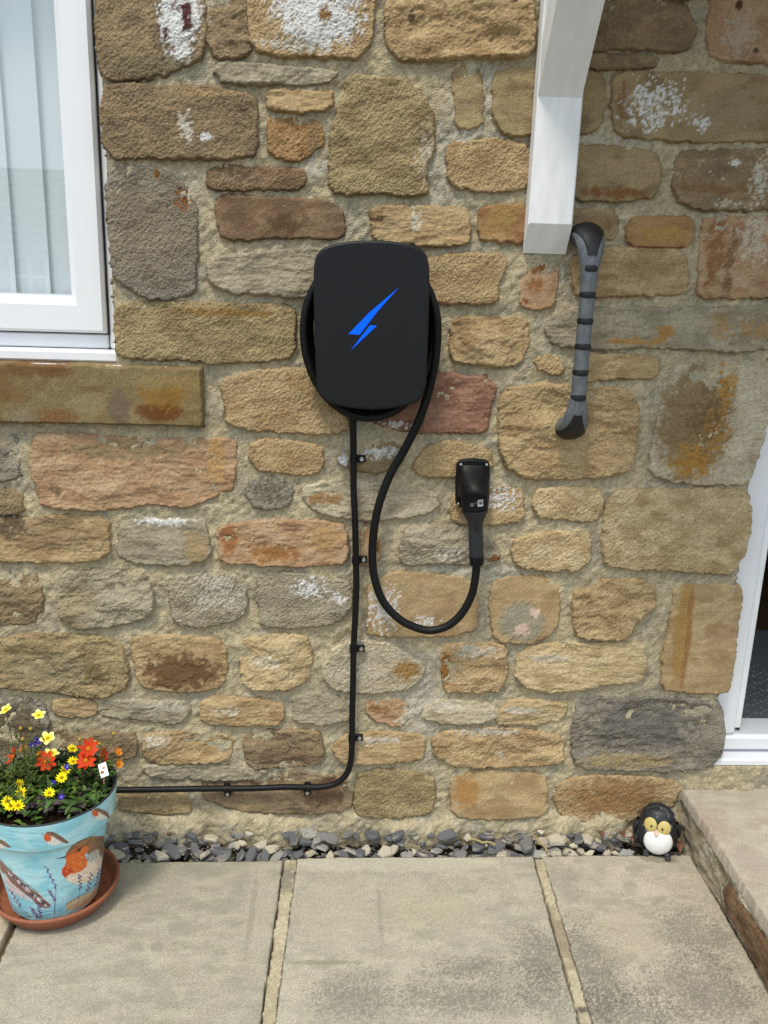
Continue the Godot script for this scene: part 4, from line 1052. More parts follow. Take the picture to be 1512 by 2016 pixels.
func build_gravel() -> void:
	var strip := node("gravel_strip")
	kind(strip, "structure")
	var s := Shape.new()
	var rows := []
	for j in 14:
		var row := []
		for i in 330:
			var x := -1.4 + 2.27 * i / 329.0
			var z := -0.005 + 0.13 * j / 13.0
			s.tint = lin(92, 84, 70) * rng.randf_range(0.6, 1.2)
			row.append(s.put(Vector3(x, -0.034 + 0.006 * noise_fine.get_noise_2d(x, z), z)))
		rows.append(row)
	s.rings(rows, false)
	part("soil_bed", s.mesh(), mats["soil"], strip)
	# a dozen chip shapes: split slate, flat and sharp edged
	var chips := []
	for k in 14:
		var pale := k >= 9
		s = Shape.new()
		var sides := rng.randi_range(5, 8)
		var ring := []
		var stretch := rng.randf_range(0.45, 0.85)
		for i in sides:
			var a := TAU * (i + rng.randf_range(-0.3, 0.3)) / sides
			var r := rng.randf_range(0.72, 1.1)
			ring.append(Vector2(cos(a) * r, sin(a) * r * stretch))
		var thick := rng.randf_range(0.14, 0.3)
		var layers := [[0.72, -thick], [1.0, -thick * 0.45], [0.97, thick * 0.35], [0.8, thick * 0.9]]
		var ids := []
		var base := lin(108, 109, 112) if k % 3 else lin(134, 132, 128)
		if pale:
			base = lin(206, 196, 174) if k % 2 else lin(164, 162, 156)
		var lean := Vector2(rng.randf_range(-0.2, 0.2), rng.randf_range(-0.2, 0.2))
		for l in layers:
			var row := []
			for p in ring:
				var q: Vector2 = p * l[0] * rng.randf_range(0.93, 1.05)
				s.tint = base * rng.randf_range(0.72, 1.25)
				if rng.randf() < (0.16 if not pale else 0.3):
					s.tint = lin(196, 186, 164) * rng.randf_range(0.7, 1.0)
				row.append(s.put(Vector3(q.x, l[1] + q.dot(lean) * (1.0 if l[1] > 0 else 0.4) + rng.randf_range(-0.04, 0.04), q.y)))
			ids.append(row)
		s.rings(ids)
		s.tint = base
		for row in [ids[0], ids[-1]]:
			s.fan(row.map(func(i): return s.v[i]))
		chips.append(s.mesh(false))
	var count := 0
	for layer in 2:
		var x := -0.86
		while x < 0.85 and count < 296:
			x += rng.randf_range(0.0095, 0.015) if layer == 0 else rng.randf_range(0.0085, 0.0145)
			if x > 0.845:
				break
			var z := rng.randf_range(0.010, 0.084)
			if x > 0.72 and z > 0.02 and rng.randf() < 0.8:
				continue
			var r := rng.randf_range(0.011, 0.021) if rng.randf() < 0.68 else rng.randf_range(0.020, 0.031)
			r = minf(r, 0.103 - z + 0.004)
			var light := x > 0.5 and rng.randf() < 0.6
			light = light or rng.randf() < 0.30
			var o := part("slate_chip", chips[rng.randi_range(9, 13) if light else rng.randi_range(0, 8)], mats["slate"], strip)
			var tip := Basis(Vector3(rng.randf_range(-1, 1), 0, rng.randf_range(-1, 1)).normalized(), rng.randf_range(0.0, 0.5)) * Basis(Vector3.UP, rng.randf() * TAU)
			o.transform = Transform3D(tip.scaled(Vector3.ONE * r), Vector3(x, -0.030 + 0.006 + layer * 0.016 + rng.randf_range(-0.003, 0.005) + (0.014 if z < 0.038 else 0.0), z))
			count += 1
	# crumbs between the chips
	s = Shape.new()
	for i in 900:
		var p := Vector3(rng.randf_range(-0.86, 0.85), rng.randf_range(-0.03, -0.016), rng.randf_range(0.012, 0.097))
		s.tint = (lin(96, 98, 104) if rng.randf() < 0.6 else lin(186, 174, 148)) * rng.randf_range(0.6, 1.1)
		var r := rng.randf_range(0.002, 0.006)
		var q := []
		for k in 6:
			q.append(s.put(p + Vector3([1, -1, 0, 0, 0, 0][k], [0, 0, 0.7, -0.7, 0, 0][k], [0, 0, 0, 0, 1, -1][k]) * r * rng.randf_range(0.6, 1.3)))
		for t in [[0, 2, 4], [2, 1, 4], [1, 3, 4], [3, 0, 4], [2, 0, 5], [1, 2, 5], [3, 1, 5], [0, 3, 5]]:
			s.tri(q[t[0]], q[t[1]], q[t[2]])
	kind(part("crumbs", s.mesh(false), mats["slate"], strip), "stuff")
	# dead leaves and twigs blown against the step
	var spots := [[1165, 1630, 0.024], [1180, 1648, 0.016], [1240, 1622, 0.026], [1225, 1648, 0.016], [1238, 1660, 0.014], [1182, 1640, 0.018], [1335, 1672, 0.02], [893, 1632, 0.018]]
	var where := ["against the wall foot", "among pale chips", "tucked behind the bird ornament's wing", "beside the bird ornament", "by the bird ornament's foot", "half under another leaf", "in the corner by the doorstep", "among dark chips below the charger"]
	for i in spots.size():
		var p := at_y(spots[i][0], spots[i][1], 0.004)
		s = Shape.new()
		var r: float = spots[i][2]
		var col := lin(122, 82, 64).lerp(lin(98, 68, 52), rng.randf())
		var mid := []
		for k in 6:
			var t := float(k) / 5
			s.tint = col * rng.randf_range(0.8, 1.2)
			var w := r * 0.45 * sin(PI * clampf(t * 0.92 + 0.06, 0.0, 1.0))
			var c := Vector3(r * (t * 2 - 1), r * 0.5 * sin(t * 3.0), 0)
			mid.append([s.put(c + Vector3(0, w * 0.7, -w)), s.put(c), s.put(c + Vector3(0, w * 0.5, w))])
		s.rings(mid, false)
		var leaf := part("dry_leaf", s.mesh(false), mats["leaf"])
		tag(leaf, "curled brown dry leaf " + where[i], "leaf", "dry leaves on the gravel")
		leaf.transform = Transform3D(Basis(Vector3.UP, rng.randf() * TAU) * Basis(Vector3.RIGHT, rng.randf_range(-0.5, 0.5)), p + Vector3(0, 0.006, 0))
	var twigs := [[330, 1642, 385, 1628, 0.004, "short brown twig lying on dark chips beside the flower pot"], [925, 1652, 975, 1662, 0.003, "thin grey twig lying on the chips"], [1050, 1645, 1078, 1675, 0.003, "thin straw coloured stalk lying by the paving edge"]]
	for t in twigs:
		s = Shape.new()
		var a := at_y(t[0], t[1], 0.012)
		var b := at_y(t[2], t[3], 0.014)
		var pts := []
		for k in 7:
			pts.append(a.lerp(b, k / 6.0) + Vector3(0, 0.002 * sin(k * 1.7), 0.002 * cos(k * 2.1)))
		s.tint = lin(112, 84, 66) if t[4] > 0.0035 else lin(150, 138, 96)
		s.tube(pts, t[4], 7)
		tag(part("twig", s.mesh(), mats["vertex"]), t[5], "twig")


# ---------------------------------------------------------------- charger, cables, rail
func build_charger() -> void:
	var c := tag(node("car_charger", null, Vector3(0.063, 1.06, 0.0)), "black wall mounted car charger with a blue lightning bolt on its cover", "charger")
	var off := -c.position
	var outline := rounded(wall_points([731, 473, 690, 474.5, 655, 480.5, 634, 489, 622, 503, 617, 527, 617.5, 600, 620.5, 700, 623.5, 762, 629, 780, 642, 792, 670, 800, 700, 805, 731, 807, 765, 805, 795, 800, 822, 792, 833, 780, 839, 762, 842, 700, 845.5, 600, 846, 527, 841, 503, 829, 489, 807, 480.5, 771, 474.5], 0.100), 2)
	var s := Shape.new()
	s.prism(outline, 0.078, 0.100, 0.005)
	for i in s.v.size():
		s.v[i] += off
	part("cover", s.mesh(), mats["black_cover"], c)
	var mid := Vector2(0.0625, 1.217)
	var inner := PackedVector2Array()
	for p in outline:
		inner.append(mid + (p - mid) * 0.86)
	s = Shape.new()
	s.prism(inner, 0.004, 0.0775, 0.0)
	for i in s.v.size():
		s.v[i] += off
	part("back_box", s.mesh(false), mats["black_plastic"], c)
	for flat in [[785, 566, 752, 594, 726, 616, 686, 657.5, 708, 659, 744, 612], [728, 640.5, 742, 641, 690.5, 689.5]]:
		s = Shape.new()
		s.prism(wall_points(flat, 0.1), 0.0994, 0.1006)
		for i in s.v.size():
			s.v[i] += off
		part("bolt_light", s.mesh(false), mats["bolt"], c)

func build_cables() -> void:
	var c := tag(node("charging_cable", null, Vector3(0.063, 1.02, 0.05)), "thick black charging cable coiled behind the charger with its plug hanging beside", "cable")
	var off := -c.position
	var pts := []
	for i in 121:   # wound clockwise round the back box, leaving on the right
		var t := i / 120.0
		var a := deg_to_rad(-100.0 - 980.0 * t + 12.0)
		var out := lerpf(0.905, 1.0, t)
		pts.append(Vector3(0.0635 + (0.1335 if cos(a) > 0.0 else 0.1375) * out * cos(a), 1.2045 + (0.158 if sin(a) > 0.0 else 0.1795) * lerpf(0.93, 1.0, t) * sin(a), 0.016 + 0.042 * t))
	var tail := path_points([861, 640, 0.0560, 859, 690, 0.052, 850, 745, 0.047, 828, 820, 0.042, 798, 882, 0.037, 768, 935, 0.034, 747, 990, 0.033, 736, 1045, 0.033, 733, 1100, 0.034, 739, 1145, 0.036, 755, 1185, 0.039, 785, 1218, 0.042, 820, 1236, 0.045, 852, 1241, 0.048, 885, 1230, 0.051, 911, 1205, 0.053, 929, 1170, 0.054, 936, 1135, 0.054, 938.5, 1106, 0.054])
	tail = curve_points(tail, 6)
	pts.append_array(tail)
	var s := Shape.new()
	s.tube(pts.map(func(p): return p + off), 0.0090, 12)
	part("cable", s.mesh(), mats["cable"], c)
	# the plug: a swelling nose, a waist and a grip, hung nose up in its holder
	var plug := node("plug", c, at_z(938.5, 1112, 0.054) + off)
	plug.set_meta("label", "black plug with a dark grey grip")
	var top := at_z(934, 968, 0.050) - at_z(938.5, 1112, 0.054)
	var length := top.length()
	var basis := Basis(top.normalized().cross(Vector3.BACK).normalized(), top.normalized(), Vector3.BACK)
	var build := func(called: String, rows: Array, key: String) -> MeshInstance3D:
		var q := Shape.new()
		var ids := []
		for r in rows:   # height share, half width, half depth, z shift
			var row := []
			for k in 24:
				var a := TAU * k / 24
				row.append(q.put(Vector3(sin(a) * r[1], r[0] * length, cos(a) * r[2] + r[3])))
			ids.append(row)
		q.rings(ids)
		for row in [ids[0], ids[-1]]:
			q.fan(row.map(func(i): return q.v[i]))
		var o := part(called, q.mesh(), mats[key], plug)
		o.basis = basis
		return o
	build.call("end_cap", [[0.0, 0.0135, 0.0135, 0], [0.008, 0.0152, 0.0152, 0], [0.13, 0.0162, 0.0160, 0]], "black_plastic")
	build.call("grip", [[0.131, 0.0158, 0.0158, 0], [0.3, 0.0160, 0.0160, 0], [0.5, 0.0156, 0.0158, 0], [0.58, 0.0166, 0.0166, 0.001], [0.64, 0.0195, 0.0188, 0.002], [0.70, 0.0238, 0.0215, 0.003], [0.755, 0.0268, 0.0235, 0.004]], "grip")
	build.call("nose", [[0.60, 0.0172, 0.0150, -0.003], [0.66, 0.0218, 0.0180, -0.002], [0.72, 0.0272, 0.0218, 0.0], [0.80, 0.0288, 0.0225, 0.0], [0.93, 0.0292, 0.0228, 0.0], [1.12, 0.0288, 0.0224, 0.0]], "black_plastic")
	var q := Shape.new()   # dark slot in the grip
	q.ball(Vector3(0.0, 0.60 * length, 0.0185), Vector3(0.0032, 0.017, 0.0022), 14, 10)
	part("slot", q.mesh(), mats["rubber"], plug).basis = basis
	# two small approval stickers: one pale square with a black hexagon
	plain("sticker", rgb8(176, 178, 180), 0.6)
	plain("sticker_dim", rgb8(92, 94, 97), 0.6)
	q = Shape.new()
	var face := func(x: float, y: float, lift: float) -> Vector3:   # a point on the nose
		var k := x / 0.0291
		return Vector3(x, y * length, 0.0228 * sqrt(maxf(0.0, 1.0 - k * k)) + lift)
	for st in [[0.003, 0.015, 0.835, 0.925, "sticker"], [-0.012, -0.006, 0.84, 0.885, "sticker_dim"]]:
		q = Shape.new()
		var rows := []
		for j in 2:
			var row := []
			for i in 6:
				row.append(q.put(face.call(lerpf(st[0], st[1], i / 5.0), st[2] if j == 0 else st[3], 0.0006)))
			rows.append(row)
		q.rings(rows, false)
		part("sticker", q.mesh(), mats[st[4]], plug).basis = basis
	q = Shape.new()
	var hexagon := []
	for i in 6:
		hexagon.append(face.call(0.009 + 0.0042 * cos(TAU * i / 6), 0.88 + 0.0042 * sin(TAU * i / 6) / length, 0.0009))
	q.fan(hexagon)
	part("hexagon_mark", q.mesh(false), mats["rubber"], plug).basis = basis
	for word in [["C", 0.009, 0.880, 0.0052, "sticker"], ["CE", -0.0015, 0.888, 0.0050, "sticker_dim"]]:
		var t := TextMesh.new()
		t.text = word[0]
		t.font_size = 16
		t.pixel_size = word[3] / 12.0
		t.depth = 0.0002
		var o := part("lettering", t, mats[word[4]], plug)
		o.transform = Transform3D(basis, basis * (face.call(word[1], word[2], 0.0012) as Vector3))

	# holder screwed to the wall, a hooded cup that the plug hangs in
	var h := tag(node("plug_holder", null, at_z(932, 955, 0.012)), "black hooded plastic plug holder screwed to the wall right of the charging cable", "holder")
	off = -h.position
	s = Shape.new()
	var plate := rounded(wall_points([899, 915, 906, 906, 932, 903, 958, 906, 965, 914, 964, 960, 963, 990, 955, 1000, 904, 1000, 897, 990, 897, 950], 0.022), 2)
	s.prism(plate, 0.012, 0.024, 0.004)
	for i in s.v.size():
		s.v[i] += off
	part("plate", s.mesh(), mats["black_plastic"], h)
	var a0 := at_z(931, 916, 0.024)
	var a1 := at_z(932, 962, 0.024)
	s = Shape.new()
	var outer := []
	var inner := []
	for j in 9:
		var t := j / 8.0
		var m := a0.lerp(a1, t)
		var ro := []
		var ri := []
		for k in 25:
			var a := PI * (k / 24.0)
			var depth := 0.058 * smoothstep(-0.15, 0.9, t)
			# the mouth is cut back in an arch: the front edge stays higher than the sides
			var drop := 0.018 * (1.0 - sin(a)) * t
			ro.append(s.put(m + off + Vector3(lerpf(0.026, 0.034, smoothstep(0.0, 0.5, t)) * cos(a), -drop, depth * pow(sin(a), 0.8) + 0.0005)))
		outer.append(ro)
	s.rings(outer, false)
	for j in 9:
		var t := j / 8.0
		var m := a0.lerp(a1, t)
		var ri := []
		for k in 25:
			var a := PI * (k / 24.0)
			var depth := maxf(0.058 * smoothstep(-0.15, 0.9, t) - 0.003, 0.0005)
			var drop := 0.018 * (1.0 - sin(a)) * t
			ri.append(s.put(m + off + Vector3(lerpf(0.0235, 0.0314, smoothstep(0.0, 0.5, t)) * cos(a), -drop, depth * pow(sin(a), 0.8) + 0.0006)))
		inner.append(ri)
	s.rings(inner, false)
	s.rings([outer[-1], inner[-1]], false)
	part("hood", s.mesh(), mats["black_plastic"], h)
	for p in [[907.5, 915, 0.0255], [958, 915.5, 0.0255], [903, 992, 0.0255]]:
		s = Shape.new()
		s.ball(at_z(p[0], p[1], p[2]) + off, Vector3(0.0032, 0.0032, 0.0016), 12, 8)
		part("screw", s.mesh(), mats["screw"], h)
	for x in [918, 955]:
		s = Shape.new()
		s.ball(at_z(x, 955, 0.0705 if x == 918 else 0.062) + off, Vector3(0.0034, 0.0013, 0.003), 10, 6)
		part("notch", s.mesh(), mats["rubber"], h)

	# supply cable clipped to the stones
	var run := path_points([695, 822, 0.03, 695.5, 860, 0.027, 696, 904, 0.024, 696, 960, 0.025, 699, 1030, 0.026, 700.5, 1103, 0.024, 701.5, 1160, 0.026, 699, 1220, 0.026, 696, 1279, 0.024, 695, 1340, 0.026, 693.5, 1400, 0.025, 693, 1455, 0.024, 691, 1495, 0.025, 683, 1522, 0.026, 664, 1541, 0.026, 636, 1549, 0.025, 605, 1550, 0.024, 560, 1549.5, 0.025, 500, 1552, 0.026, 447, 1552.5, 0.024, 380, 1553, 0.026, 300, 1554.5, 0.026, 200, 1556, 0.026, 60, 1560, 0.026, -120, 1562, 0.026])
	s = Shape.new()
	s.tube(curve_points(run, 6), 0.0072, 12)
	tag(part("supply_cable", s.mesh(), mats["cable"]), "thin black supply cable running down from the charger and along the wall foot", "cable")
	var clips := [[696, 904, 0, "cable clip just below the charger"], [700.5, 1103, 0, "cable clip level with the bottom of the hanging plug"], [696, 1279, 0, "cable clip on the pale stone below the loop of charging cable"], [693, 1455, 0, "cable clip just above the bend of the supply cable"], [605, 1550, 1, "cable clip on the level run next to the bend"], [447, 1552.5, 1, "cable clip on the level run nearer the flower pot"]]
	for k in clips:
		var p := at_z(k[0], k[1], 0.024)
		var clip := tag(node("cable_clip", null, p), "black " + k[3], "clip", "cable clips on the supply cable")
		s = Shape.new()
		var rows := []
		for y in [-0.0075, 0.0075]:
			var row := []
			for i in 13:
				var a := PI * (i / 12.0)
				row.append(s.put(Vector3(-0.0086 * cos(a), y, 0.0084 * sin(a))))
			row.append(s.put(Vector3(0.0086, y, -0.008)))
			row.insert(0, s.put(Vector3(-0.0086, y, -0.010)))
			rows.append(row)
		s.rings(rows, false)
		var lip := []
		for row in rows:
			s.fan(row.map(func(i): return s.v[i]))
		var band := part("band", s.mesh(false), mats["black_plastic"], clip)
		s = Shape.new()
		s.box(Vector3(0.0082, -0.0078, -0.012), Vector3(0.0255, 0.0078, -0.0045), 0.001)
		var tab := part("tab", s.mesh(false), mats["black_plastic"], clip)
		s = Shape.new()
		s.lathe([Vector2(0.0001, 0.0015), Vector2(0.0022, 0.0012), Vector2(0.0040, 0.0022), Vector2(0.0047, 0.0016), Vector2(0.0047, -0.002)], 16, Vector3.ZERO)
		var screw := part("screw", s.mesh(), mats["screw"], clip)
		screw.transform = Transform3D(Basis(Vector3.RIGHT, PI / 2), Vector3(0.0175, 0, -0.0035))
		if k[2] == 1:
			clip.rotation.z = -PI / 2

func build_rail() -> void:
	var x := 0.4935
	var r := tag(node("grab_rail", null, Vector3(x, 1.0, 0)), "grey grab rail with black rubber rings and black end covers", "grab rail")
	var pts := [Vector3(0, 0.404, 0.008), Vector3(0, 0.406, 0.024), Vector3(0, 0.402, 0.042), Vector3(0, 0.388, 0.058), Vector3(0, 0.364, 0.066), Vector3(0, 0.33, 0.068), Vector3(0, 0.25, 0.068), Vector3(0, 0.16, 0.068), Vector3(0, 0.085, 0.068), Vector3(0, 0.052, 0.066), Vector3(0, 0.030, 0.058), Vector3(0, 0.016, 0.042), Vector3(0, 0.012, 0.024), Vector3(0, 0.012, 0.008)]
	var wide := [0.031, 0.031, 0.0305, 0.0285, 0.0235, 0.0166, 0.0152, 0.0152, 0.0166, 0.0235, 0.0285, 0.0305, 0.031, 0.031]
	var deep := [0.024, 0.022, 0.0175, 0.015, 0.0145, 0.0150, 0.0155, 0.0155, 0.0150, 0.0145, 0.015, 0.0175, 0.022, 0.024]
	var fine := curve_points(pts, 5)
	var s := Shape.new()
	var rows := []
	var cover := {}
	for i in fine.size():
		var t: Vector3 = (fine[mini(i + 1, fine.size() - 1)] - fine[maxi(i - 1, 0)]).normalized()
		var nrm := Vector3(0, -t.z, t.y) * -1.0   # away from the wall on the straight
		var f := i / 5.0
		var lo := int(f)
		var w := lerpf(wide[lo], wide[mini(lo + 1, 13)], f - lo)
		var d := lerpf(deep[lo], deep[mini(lo + 1, 13)], f - lo)
		var row := []
		for k in 28:
			var a := TAU * k / 28
			var flute := 1.0 + 0.02 * cos(a * 8.0)
			row.append(s.put(fine[i] + Vector3(sin(a) * w * flute, 0, 0) + nrm * cos(a) * d * flute))
		rows.append(row)
		cover[i] = [t, nrm, w, d]
	s.rings(rows)
	part("bar", s.mesh(), mats["rail_grey"], r)
	for end in 2:   # black covers on the outer face of each bend, wide at the wall and narrow on the bar
		s = Shape.new()
		rows = []
		for j in 21:
			var i := j if end == 0 else fine.size() - 1 - j
			var q: Array = cover[i]
			var row := []
			var span := lerpf(1.35, 0.42, smoothstep(6.0, 20.0, float(j)))
			for k in 13:
				var a := lerpf(-span, span, k / 12.0)
				var edge := 1.0 - pow(absf(k / 6.0 - 1.0), 8.0)
				var lift := 0.0004 + 0.0022 * edge
				row.append(s.put(fine[i] + Vector3(sin(a) * (q[2] + lift), 0, 0) + q[1] * cos(a) * (q[3] + lift)))
			rows.append(row)
		s.rings(rows, false)
		part("end_cover", s.mesh(), mats["rubber"], r)
	for p in [[1157, 528], [1153, 580], [1149.5, 632], [1146, 682], [1141.5, 733], [1138, 782]]:
		var y := at_z(p[0], p[1], 0.07).y - 1.0
		s = Shape.new()
		var ids := []
		for l in [[-0.005, 0.0], [-0.0035, 0.0010], [0.0, 0.0012], [0.0035, 0.0010], [0.005, 0.0]]:
			var row := []
			for k in 24:
				var a := TAU * k / 24
				var wave := 0.0016 * cos(a) * (1.0 if l[0] > 0 else -1.0)
				row.append(s.put(Vector3(sin(a) * (0.0154 + l[1]), y + l[0] + wave * signf(absf(l[0])), 0.068 + cos(a) * (0.0157 + l[1]))))
			ids.append(row)
		s.rings(ids)
		part("rubber_ring", s.mesh(), mats["rubber"], r)


# ---------------------------------------------------------------- flower pot
const POT := Vector3(-0.587, 0.0, 0.234)
var pot_profile := [Vector2(0.086, 0.018), Vector2(0.09, 0.023), Vector2(0.1065, 0.13), Vector2(0.1165, 0.198), Vector2(0.119, 0.206), Vector2(0.128, 0.211), Vector2(0.132, 0.219), Vector2(0.139, 0.272), Vector2(0.1395, 0.277)]

func pot_hit(px: float, py: float) -> Vector2:   # u round the pot, v up it, for a point of its print
	var d := ray(px, py).normalized()
	var t := 1.0
	while t < 3.2:
		var p := EYE + d * t - POT
		var y := p.y
		for i in pot_profile.size() - 1:
			var a: Vector2 = pot_profile[i]
			var b: Vector2 = pot_profile[i + 1]
			if y >= a.y and y < b.y and Vector2(p.x, p.z).length() < lerpf(a.x, b.x, (y - a.y) / (b.y - a.y)):
				return Vector2(fposmod(atan2(p.x, p.z) / TAU + 0.5, 1.0), y / 0.295)
		t += 0.0008
	return Vector2(-1, -1)

const PRINT_W := 2048
const PRINT_H := 640

func print_area(im: Image, flat: Array, col: Color, jitter := 0.0, rough := 0.0) -> void:   # a filled shape, traced in photograph pixels
	var q := PackedVector2Array()
	for i in range(0, flat.size(), 2):
		var h := pot_hit(flat[i], flat[i + 1])
		var back := 0
		while h.x < 0.0 and back < 14:
			back += 1
			h = pot_hit(flat[i] - back * 2.0, flat[i + 1])
		if h.x < 0.0:
			continue
		q.append(Vector2(h.x * PRINT_W, (1.0 - h.y) * PRINT_H))
	if q.size() < 3:
		return
	var lo := q[0]
	var hi := q[0]
	for p in q:
		lo = lo.min(p)
		hi = hi.max(p)
	for y in range(maxi(0, int(lo.y) - 3), mini(PRINT_H - 1, int(hi.y) + 3)):
		for x in range(maxi(0, int(lo.x) - 3), mini(PRINT_W - 1, int(hi.x) + 3)):
			var p := Vector2(x, y)
			if rough > 0.0:
				p += Vector2(noise_fine.get_noise_2d(x * 0.002, y * 0.002), noise_fine.get_noise_2d(x * 0.002, y * 0.002 + 4.0)) * rough
			if Geometry2D.is_point_in_polygon(p, q):
				var k := 1.0 + jitter * (noise_fine.get_noise_2d(x * 0.0009, y * 0.003) + 0.6 * noise_grit.get_noise_2d(x * 0.0016, y * 0.0016))
				var c := Color(clampf(col.r * k, 0, 1), clampf(col.g * k, 0, 1), clampf(col.b * k, 0, 1))
				im.set_pixel(x, y, im.get_pixel(x, y).lerp(c, col.a))

func print_line(im: Image, flat: Array, col: Color, width: float) -> void:
	var pts := []
	for i in range(0, flat.size(), 2):
		var h := pot_hit(flat[i], flat[i + 1])
		if h.x >= 0.0:
			pts.append(Vector2(h.x * PRINT_W, (1.0 - h.y) * PRINT_H))
	for i in pts.size() - 1:
		var a: Vector2 = pts[i]
		var b: Vector2 = pts[i + 1]
		var n := int(a.distance_to(b) * 1.5) + 2
		for k in n:
			var p := a.lerp(b, float(k) / n)
			for dy in range(-int(width) - 1, int(width) + 2):
				for dx in range(-int(width) - 1, int(width) + 2):
					var x := int(p.x) + dx
					var y := int(p.y) + dy
					if x >= 0 and y >= 0 and x < PRINT_W and y < PRINT_H and Vector2(dx, dy).length() <= width * 0.5 + 0.2:
						im.set_pixel(x, y, im.get_pixel(x, y).lerp(Color(col.r, col.g, col.b), col.a))

func strokes(im: Image, count: int, quad: Array, along: Vector2, cols: Array, width: float) -> void:   # brush strokes spread over a four-cornered patch
	for i in count:
		var u := rng.randf()
		var v := rng.randf()
		var a := Vector2(quad[0], quad[1]).lerp(Vector2(quad[2], quad[3]), u)
		var b := Vector2(quad[6], quad[7]).lerp(Vector2(quad[4], quad[5]), u)
		var p := a.lerp(b, v)
		var e := p + along * rng.randf_range(0.4, 1.0) + Vector2(rng.randf_range(-1, 1), rng.randf_range(-1, 1))
		var c: Color = cols[rng.randi() % cols.size()]
		print_line(im, [p.x, p.y, e.x, e.y], Color(c.r, c.g, c.b, 0.6), width)

func small_bird(im: Image, x: float, y: float, k: float, flip: float) -> void:
	var f := func(l: Array) -> Array:
		var o := []
		for i in range(0, l.size(), 2):
			o.append(x + l[i] * k * flip)
			o.append(y + l[i + 1] * k)
		return o
	print_area(im, f.call([-14, 2, -8, 10, 4, 12, 14, 8, 20, 4, 12, -4, 0, -6, -12, -6]), rgb8(226, 218, 208), 0.2, 3.0)
	print_area(im, f.call([-16, -6, -12, -12, -4, -13, 6, -9, 16, -3, 28, 7, 24, 9, 12, 4, 2, -2, -8, -6]), rgb8(112, 82, 66), 0.7, 3.0)
	print_area(im, f.call([-17, -7, -13, -10, -8, -7, -3, -1, -6, 4, -13, 5, -17, 1]), rgb8(206, 92, 40), 0.35, 2.0)
	strokes(im, 24, f.call([-10, -11, 10, -7, 22, 5, 4, 0]), Vector2(5, 3) * k, [rgb8(70, 48, 40), rgb8(170, 140, 120), rgb8(220, 206, 196)], 1.2)
	strokes(im, 14, f.call([-15, -5, -8, -7, -4, 2, -12, 4]), Vector2(2, 3) * k, [rgb8(226, 130, 76), rgb8(170, 64, 30)], 1.2)
	print_line(im, f.call([-17, -8, -22, -8]), rgb8(40, 36, 36), 2.0)
	for i in 6:
		print_line(im, f.call([-18 + i * 6.0, 14 + (i % 2) * 3.0, -15 + i * 6.0, 4]), Color(0.35, 0.32, 0.36, 0.6), 1.2)

